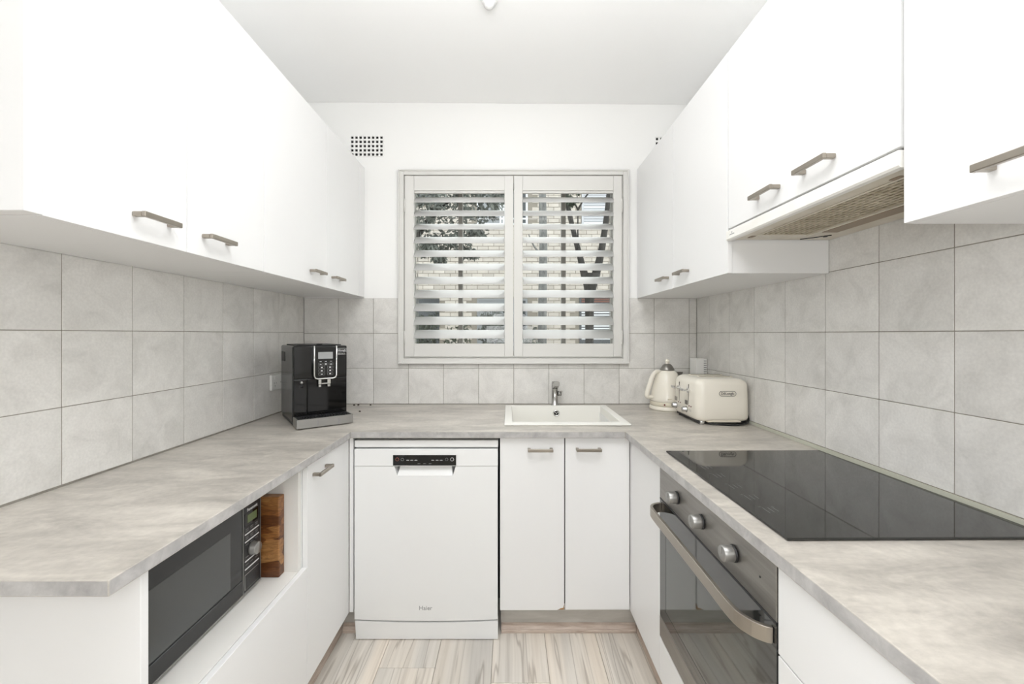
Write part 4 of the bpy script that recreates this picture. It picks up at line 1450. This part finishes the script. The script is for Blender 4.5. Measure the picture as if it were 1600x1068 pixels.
for y in (1.878, 1.981):
    obj('lever_track', B(tx0 - 0.0006, tx0 + 0.004, y - 0.0007, y + 0.0007, ZB + 0.075, ZB + 0.168), 'gap_dark', t)
    bm = B(tx0 - 0.034, tx0 + 0.002, y - 0.019, y + 0.019, ZB + 0.138, ZB + 0.145, 0.002, 2)
    box(bm, tx0 - 0.034, tx0 - 0.029, y - 0.019, y + 0.019, ZB + 0.1445, ZB + 0.150, 0.001)
    box(bm, tx0 - 0.006, tx0 + 0.001, y - 0.008, y + 0.008, ZB + 0.130, ZB + 0.152, 0.001)
    obj('lever', bm, 'chrome', t)
for y in (1.878, 1.994):
    bm = lathe(bmesh.new(), [(0.0, -0.020), (0.010, -0.020), (0.0115, -0.018), (0.012, -0.004), (0.015, -0.0002), (0, 0.002)], (tx0, y + 0.022, ZB + 0.050), 'x', 24)
    obj('knob', bm, 'chrome_soft', t)
    obj('button', B(tx0 - 0.002, tx0 + 0.003, y + 0.008, y + 0.036, ZB + 0.072, ZB + 0.092, 0.001), 'steel', t)
    for k in (-0.028, -0.008):
        obj('indicator', lathe(bmesh.new(), [(0.0, -0.002), (0.003, -0.002), (0.0035, 0.002)], (tx0, y + k, ZB + 0.070), 'x', 10), 'red_led', t)
    bm = bmesh.new()
    for k in range(4):
        box(bm, tx0 - 0.0006, tx0 + 0.002, y - 0.030 + k * 0.008, y - 0.026 + k * 0.008, ZB + 0.046, ZB + 0.0475)
        box(bm, tx0 - 0.0006, tx0 + 0.002, y - 0.028 + k * 0.008, y - 0.0265 + k * 0.008, ZB + 0.051, ZB + 0.055)
    obj('legends', bm, 'ink_grey', t)['kind'] = 'stuff'
lx, lz = 0.952, ZB + 0.138
text('logo', 'DēLonghi', 0.0165, 'ink', t, (lx, ty0 - 0.0002, lz + 0.0003), FACE_B, sx=0.88)
bm = bmesh.new()
rr = 0.0105
path = [(lx + 0.026 + rr * math.cos(a), ty0 - 0.0003, lz + rr * math.sin(a)) for a in [-math.pi / 2 + math.pi * k / 10 for k in range(11)]]
path += [(lx - 0.026 - rr * math.cos(a), ty0 - 0.0003, lz + rr * math.sin(a)) for a in [math.pi / 2 - math.pi * k / 10 for k in range(11)]]
path.append(path[0])
obj('logo_ring', tube(bm, path, 0.0009, 6), 'ink', t)
bm = bmesh.new()
pts = [(tx0 + 0.045, tz0 - 0.003), (tx1 - 0.045, tz0 - 0.003)] + [(tx1 - 0.045 - (tx1 - tx0 - 0.09) * k / 14, tz0 + 0.002 + 0.011 * math.sin(math.pi * k / 14)) for k in range(15)]
fr = [bm.verts.new((x, ty0 + 0.003, z)) for x, z in pts]
bk = [bm.verts.new((x, ty0 + 0.020, z)) for x, z in pts]
bm.faces.new(fr)
bm.faces.new(list(reversed(bk)))
for i in range(len(pts)):
    j = (i + 1) % len(pts)
    bm.faces.new((fr[j], fr[i], bk[i], bk[j]))
bmesh.ops.recalc_face_normals(bm, faces=bm.faces[:])
obj('arched_plinth', bm, 'cream_dark', t)
obj('base', B(tx0 + 0.014, tx1 - 0.014, ty0 + 0.021, ty1 - 0.014, ZB + 0.006, tz0 + 0.001), 'black', t)
for x in (tx0 + 0.03, tx1 - 0.03):
    for y in (ty0 + 0.03, ty1 - 0.03):
        obj('foot', cyl(bmesh.new(), (x, y, ZB + 0.0006), (x, y, tz0 + 0.002), 0.013, 0.015, 16), 'chrome' if (x < 0.9 and y < 1.9) else 'black', t)
cp_ = smooth_path([(tx0 + 0.05, ty0 + 0.012, ZB + 0.007), (tx0 + 0.09, ty0 - 0.004, ZB + 0.005), (tx0 + 0.15, ty0 - 0.012, ZB + 0.0045), (tx1 - 0.03, ty0 - 0.004, ZB + 0.008), (tx1 + 0.0035, ty0 + 0.03, ZB + 0.022), (tx1 + 0.0042, ty0 + 0.06, ZB + 0.06), (tx1 + 0.0042, ty0 + 0.12, ZB + 0.065), (tx1 + 0.0042, ty1 - 0.02, ZB + 0.05)], 6)
obj('power_cord', tube(bmesh.new(), cp_, 0.0038, 8), 'cable', t)

# ------------------------------------------------------------------ vented box behind the toaster
t = thing('vented_box', 'tall slim white plastic box with slots standing in the corner behind the toaster', 'box', (1.030, 2.25, ZB + 0.0006))
vb = obj('casing', B(1.004, 1.0615, 2.195, 2.275, ZB + 0.0006, ZB + 0.266, 0.002, 2), 'casing', t)
bm = bmesh.new()
z = ZB + 0.256
while z > ZB + 0.05:
    box(bm, 1.043, 1.058, 2.1942, 2.196, z - 0.0045, z)
    z -= 0.0115
obj('slots', bm, 'appliance_grey', t)

# ------------------------------------------------------------------ wall socket
sz0, sz1 = Z(-0.275), Z(-0.200)
t = thing('wall_socket', 'white double power socket on the left tiles beside the coffee machine', 'socket', (XL + 0.006, 2.045, sz0))
obj('plate', B(XL + 0.0004, XL + 0.012, 1.990, 2.104, sz0, sz1, 0.0025, 2), 'socket', t)
for y in (2.018, 2.076):
    sw = obj('switch', B(XL + 0.0115, XL + 0.0165, y - 0.006, y + 0.006, sz1 - 0.024, sz1 - 0.008, 0.001), 'socket', t)
    bm = bmesh.new()
    for (a, c) in ((-0.008, -0.040), (0.008, -0.040), (0.0, -0.054)):
        box(bm, XL + 0.0116, XL + 0.0124, y + a - 0.001, y + a + 0.001, sz1 + c - 0.004, sz1 + c + 0.004)
    obj('pin_holes', bm, 'ink', t)

# ------------------------------------------------------------------ crumbs
bm = bmesh.new()
bmesh.ops.create_icosphere(bm, subdivisions=2, radius=1.0)
for v in bm.verts:
    v.co = Vector((v.co.x * 0.0055, v.co.y * 0.004, v.co.z * 0.003 + 0.003)) * (1 + 0.12 * math.sin(v.co.x * 9 + v.co.z * 7))
cm = to_mesh('crumb', bm, 'crumb')
where = ['nearest the coffee machine, at the wall edge of worktop', 'second from the coffee machine, at the wall edge of worktop',
         'furthest from the coffee machine, at the wall edge of worktop', 'lying alone away from the wall beside the coffee machine']
for (px, py, s, rz), w in zip(((553.5, 632.3, 1.1, 0.3), (560, 632.0, 1.2, 1.2), (579, 632.0, 1.0, 0.6), (562.3, 642, 1.0, 0.1)), where):
    y = 0.397 * F / (py + 1.2 - 522)
    c = bpy.data.objects.new('crumb', cm)
    COL.objects.link(c)
    y = min(y, YB - 0.008)
    c.location = ((px - 796) * y / F, y, ZB + 0.0004)
    c.rotation_euler = (0, 0, rz)
    c.scale = (s, s, s)
    tag(c, 'tiny dark brown crumb ' + w, 'crumb', 'dark crumbs on the worktop by the coffee machine')

# ------------------------------------------------------------------ outside the window
struct('ground', B(-9, 11, YB + 0.5, 14, -0.3, -0.2), 'ground')
EY = 9.0
KE = EY / F


def ex(px):
    return (px - 796) * KE


def ez(py):
    return Z(-(py - 522) * KE)


bw = thing('brick_building', 'cream brick building seen through the shutters', 'building', (0.3, EY + 0.2, -0.2))
obj('wall', B(-4.5, 6.0, EY + 0.012, EY + 0.3, -0.2, 4.7), 'mortar', bw)
holes = [(ex(649) - 0.6, ex(685.5), ez(320), ez(302) + 1.0), (ex(745), ex(825), ez(352), ez(302) + 0.9), (ex(908.5), ex(950.5), ez(351), ez(302) + 0.6),
         (ex(649) - 0.6, ex(686.5), ez(535) - 0.6, ez(466)), (ex(745), ex(824.5), ez(535) - 0.6, ez(466)), (ex(905), ex(955) + 0.4, ez(535) - 0.6, ez(462.5))]
BL, BHt, MJ = 0.23, 0.076, 0.010
cand, rest = [], []
row = 0
z = Z(-0.55)
while z < Z(3.5):
    x = -3.1 - (0.12 if row % 2 else 0)
    while x < 3.2:
        x1, z1 = x + BL, z + BHt
        if not any(x1 > a and x < b and z1 > c and z < d for a, b, c, d in holes):
            px, py = 796 + (x + BL / 2) / KE, 522 - (z + BHt / 2 - H) / KE
            vis = (648 < px < 790 or 816 < px < 959) and 300 < py < 540
            f = ((522 - py) / 21.0) % 1.0
            (cand if vis and 0.24 < f < 0.76 else rest).append((abs(f - 0.5), x, z))
        x += BL + MJ
    z += BHt + MJ
    row += 1
cand.sort()
rest += cand[290:]
brm = to_mesh('brick', B(0, BL, 0, 0.02, 0, BHt, 0.003), 'brick')
for _, x, z in cand[:290]:
    o = obj('brick', brm, None, bw)
    o.location = Vector((x, EY, z)) - ROOT[bw.name]
bm = bmesh.new()
for _, x, z in rest:
    box(bm, x, x + BL, EY, EY + 0.02, z, z + BHt)
o = obj('bricks', bm, 'brick', bw)
o['kind'] = 'stuff'


def ext_window(h, m, bars_v=(), bars_h=(), fr='ext_white', fwid=0.05):
    a, b, c, d = h
    w = obj('window', cells([a + 0.005, a + fwid, b - fwid, b - 0.005], [c + 0.005, c + fwid, d - fwid, d - 0.005], lambda p, q: not (a + fwid < p < b - fwid and c + fwid < q < d - fwid), EY - 0.01, EY + 0.03, 'xz'), fr, bw)
    obj('pane', B(a + fwid, b - fwid, EY + 0.0, EY + 0.012, c + fwid, d - fwid), m, w)
    for x in bars_v:
        obj('bar', B(x - 0.02, x + 0.02, EY - 0.008, EY - 0.0005, c + fwid, d - fwid), fr, w)
    for zz in bars_h:
        obj('bar', B(a + fwid, b - fwid, EY - 0.006, EY - 0.0003, zz - 0.018, zz + 0.018), fr, w)
    return w


ext_window(holes[0], 'ext_glass', (), (ez(317.8),), fr='ext_glass')
w = ext_window(holes[1], 'ext_grey', (ex(782), ex(787)), (ez(341.5),))
obj('pane', B(ex(800), ex(822.8), EY - 0.004, EY - 0.0008, ez(350), ez(302) + 0.85), 'ext_glass', w)
w = ext_window(holes[2], 'ext_blind', (), (), fr='ext_blind')
for k in range(22):
    zz = ez(350) + k * 0.058
    obj('blind_slat', B(holes[2][0] + 0.05, holes[2][1] - 0.05, EY - 0.016, EY - 0.001, zz, zz + 0.044, 0.004), 'ext_white' if k % 3 == 0 else 'ext_blind', w)
ext_window(holes[3], 'ext_glass', (), (), fr='ext_glass')
w = ext_window(holes[4], 'ext_grey', (), (), fr='ext_grey')
obj('pane', B(ex(806), ex(824), EY - 0.004, EY - 0.0008, ez(530), ez(467)), 'ext_glass', w)
w = ext_window(holes[5], 'ext_glass', (), (), fr='ext_glass')
for py, m in ((464, 'ext_red'), (467.5, 'ext_red'), (471, 'ext_red'), (488, 'ext_white'), (492, 'ext_white'), (500, 'ext_white'), (509, 'ext_white'), (513, 'ext_white'), (521, 'ext_white'), (529, 'ext_white')):
    obj('blind_slat', B(holes[5][0] + 0.05, holes[5][1] - 0.05, EY - 0.012, EY - 0.001, ez(py) - 0.016, ez(py) + 0.016), m, w)


# trees
def foliage(spots, n, size, seed, droop=0.5):
    rnd = random.Random(seed)
    bm = bmesh.new()
    for _ in range(n):
        cx, cy, cz, rx, ry, rz = rnd.choice(spots)
        while True:
            u = Vector((rnd.uniform(-1, 1), rnd.uniform(-1, 1), rnd.uniform(-1, 1)))
            if u.length < 1:
                break
        p = Vector((cx + u.x * rx, cy + u.y * ry, cz + u.z * rz))
        d = Vector((rnd.uniform(-1, 1), rnd.uniform(-0.6, 0.6), rnd.uniform(-1.2, 0.5) - droop * 0.3)).normalized()
        s = Vector((rnd.uniform(-1, 1), rnd.uniform(-1, 1), rnd.uniform(-1, 1))).cross(d).normalized()
        nn = d.cross(s) * size * 0.12
        ln, wd = size * rnd.uniform(0.7, 1.3), size * rnd.uniform(0.16, 0.26)
        v = [bm.verts.new(q) for q in (p, p + d * ln * 0.5 + s * wd + nn, p + d * ln, p + d * ln * 0.5 - s * wd + nn)]
        bm.faces.new((v[0], v[1], v[2]))
        bm.faces.new((v[0], v[2], v[3]))
    return bm


def at(px, py, y):
    return Vector(((px - 796) * y / F, y, Z(-(py - 522) * y / F)))


def limb(px_pts, y, rs):
    p = [at(a, b, y) for a, b in px_pts]
    q = smooth_path(p, 5)
    rr = []
    for i in range(len(q)):
        f = i / (len(q) - 1) * (len(rs) - 1)
        k = min(int(f), len(rs) - 2)
        rr.append((rs[k] + (rs[k + 1] - rs[k]) * (f - k)) * y / F)
    return tube(bmesh.new(), q, rr, 12)


TY = 6.0
t = thing('forked_tree', 'dark forked tree trunk outside the right shutter', 'tree', (at(921, 530, TY).x, TY, -0.2))
g = at(921, 530, TY)
bm = tube(bmesh.new(), [(g.x, TY, -0.2), (g.x, TY, 0.6), tuple(at(921, 530, TY)), tuple(at(921, 470, TY)), tuple(at(922, 450, TY)), tuple(at(923, 428, TY))], [0.08, 0.066, 0.060, 0.066, 0.09, 0.14], 14)
obj('trunk', bm, 'bark_dark', t)
obj('branch', limb([(915, 436), (906, 400), (897, 365), (888, 325), (881, 285), (870, 230)], TY, [6.5, 4.6, 4.0, 3.8, 3.4, 2.6]), 'bark_dark', t)
obj('branch', limb([(929, 436), (938, 400), (944, 365), (949, 330), (953, 290), (962, 230)], TY, [7.0, 5.6, 5.0, 4.4, 4.0, 3.0]), 'bark_dark', t)
obj('branch', limb([(906, 395), (903, 368), (903, 340), (903, 328), (898, 318)], TY - 0.08, [1.6, 1.1, 1.2, 1.5, 1.0]), 'bark_dark', t)
obj('branch', limb([(903, 328), (910, 315), (920, 300), (930, 280)], TY - 0.08, [1.6, 1.3, 1.2, 0.8]), 'bark_dark', t)
sp = [(at(892, 304, TY - 0.2).x, TY - 0.2, at(892, 304, TY).z, 0.16, 0.1, 0.08), (at(893, 322, TY - 0.2).x, TY - 0.2, at(893, 320, TY).z, 0.06, 0.05, 0.06), (at(880, 270, TY).x, TY, at(880, 270, TY).z, 0.4, 0.3, 0.25)]
o = obj('foliage', foliage(sp, 220, 0.075, 3), 'leaf_dark', t)
o['kind'] = 'stuff'
t = thing('slim_tree', 'slim straight grey tree trunk outside, near the middle of the window', 'tree', (at(849, 530, 7).x, 7, -0.2))
g = at(847, 530, 7)
obj('trunk', tube(bmesh.new(), [(g.x, 7, -0.2), tuple(at(847, 530, 7)), tuple(at(848, 440, 7)), tuple(at(849, 380, 7)), tuple(at(847.5, 310, 7)), tuple(at(847, 250, 7))], [0.085, 0.078, 0.072, 0.070, 0.064, 0.055], 14), 'bark_grey', t)
obj('branch', limb([(844, 396), (837, 388), (832, 380), (826, 366)], 6.95, [1.9, 1.5, 1.2, 0.8]), 'bark_grey', t)
FY = 5.4
t = thing('leafy_tree', 'leafy olive-green tree outside the left shutter', 'tree', (at(640, 530, FY).x - 0.3, FY, -0.2))
g = at(640, 530, FY)
obj('trunk', tube(bmesh.new(), [(g.x - 0.3, FY, -0.2), (g.x - 0.3, FY, 1.2), (g.x - 0.2, FY, 2.2), tuple(at(690, 320, FY)), tuple(at(740, 290, FY))], [0.09, 0.08, 0.06, 0.035, 0.015], 12), 'bark_dark', t)
sp = []
for px, py, r in ((665, 345, 26), (690, 330, 26), (715, 345, 26), (735, 322, 24), (755, 330, 22), (770, 315, 24), (672, 372, 18), (700, 372, 20), (725, 368, 18), (745, 362, 14), (662, 388, 14), (680, 392, 12), (690, 404, 9), (722, 388, 10), (738, 388, 7), (780, 300, 22), (700, 300, 26), (660, 310, 18), (740, 290, 30)):
    p = at(px, py, FY)
    r = r * FY / F
    sp.append((p.x, FY + random.uniform(-0.2, 0.25), p.z, r, 0.22, r * 0.8))
o = obj('foliage', foliage(sp, 2100, 0.085, 5, 1.0), 'leaf', t)
o['kind'] = 'stuff'
HYs = 6.6
for (px0, px1, py, n, seed, lab) in ((646, 690, 486, 900, 11, 'dense dark green shrub low outside the left shutter, furthest from the sink'),
                                     (692, 740, 500, 420, 12, 'sparse green shrub low outside the left shutter'),
                                     (742, 800, 479, 1000, 13, 'greyish green shrub low outside, behind the middle of the shutters'),
                                     (812, 842, 506, 420, 14, 'small shrub low outside the right shutter beside the slim trunk')):
    a, b = at(px0, py, HYs), at(px1, py, HYs)
    t = thing('shrub', lab, 'shrub', ((a.x + b.x) / 2, HYs, -0.2), 0, 'shrubs below the brick building')
    obj('stem', tube(bmesh.new(), [((a.x + b.x) / 2, HYs, -0.2), ((a.x + b.x) / 2, HYs, 0.3), ((a.x + b.x) / 2 + 0.05, HYs, 0.9)], [0.03, 0.025, 0.01], 8), 'bark_dark', t)
    sp = []
    rr = (b.x - a.x) / 2 * 0.8
    for k in range(6):
        sp.append((a.x + (b.x - a.x) * (0.16 + 0.68 * (k + 0.5) / 6), HYs + random.uniform(-0.15, 0.15), a.z - 0.25 - 0.12 * random.random(), rr * 0.35, 0.2, 0.30))
        sp.append((a.x + (b.x - a.x) * (0.16 + 0.68 * (k + 0.5) / 6), HYs + random.uniform(-0.15, 0.15), a.z - 0.9, rr * 0.35, 0.25, 0.5))
    o = obj('foliage', foliage(sp, n, 0.075, seed), 'leaf_dark' if seed < 13 else 'leaf', t)
    o['kind'] = 'stuff'
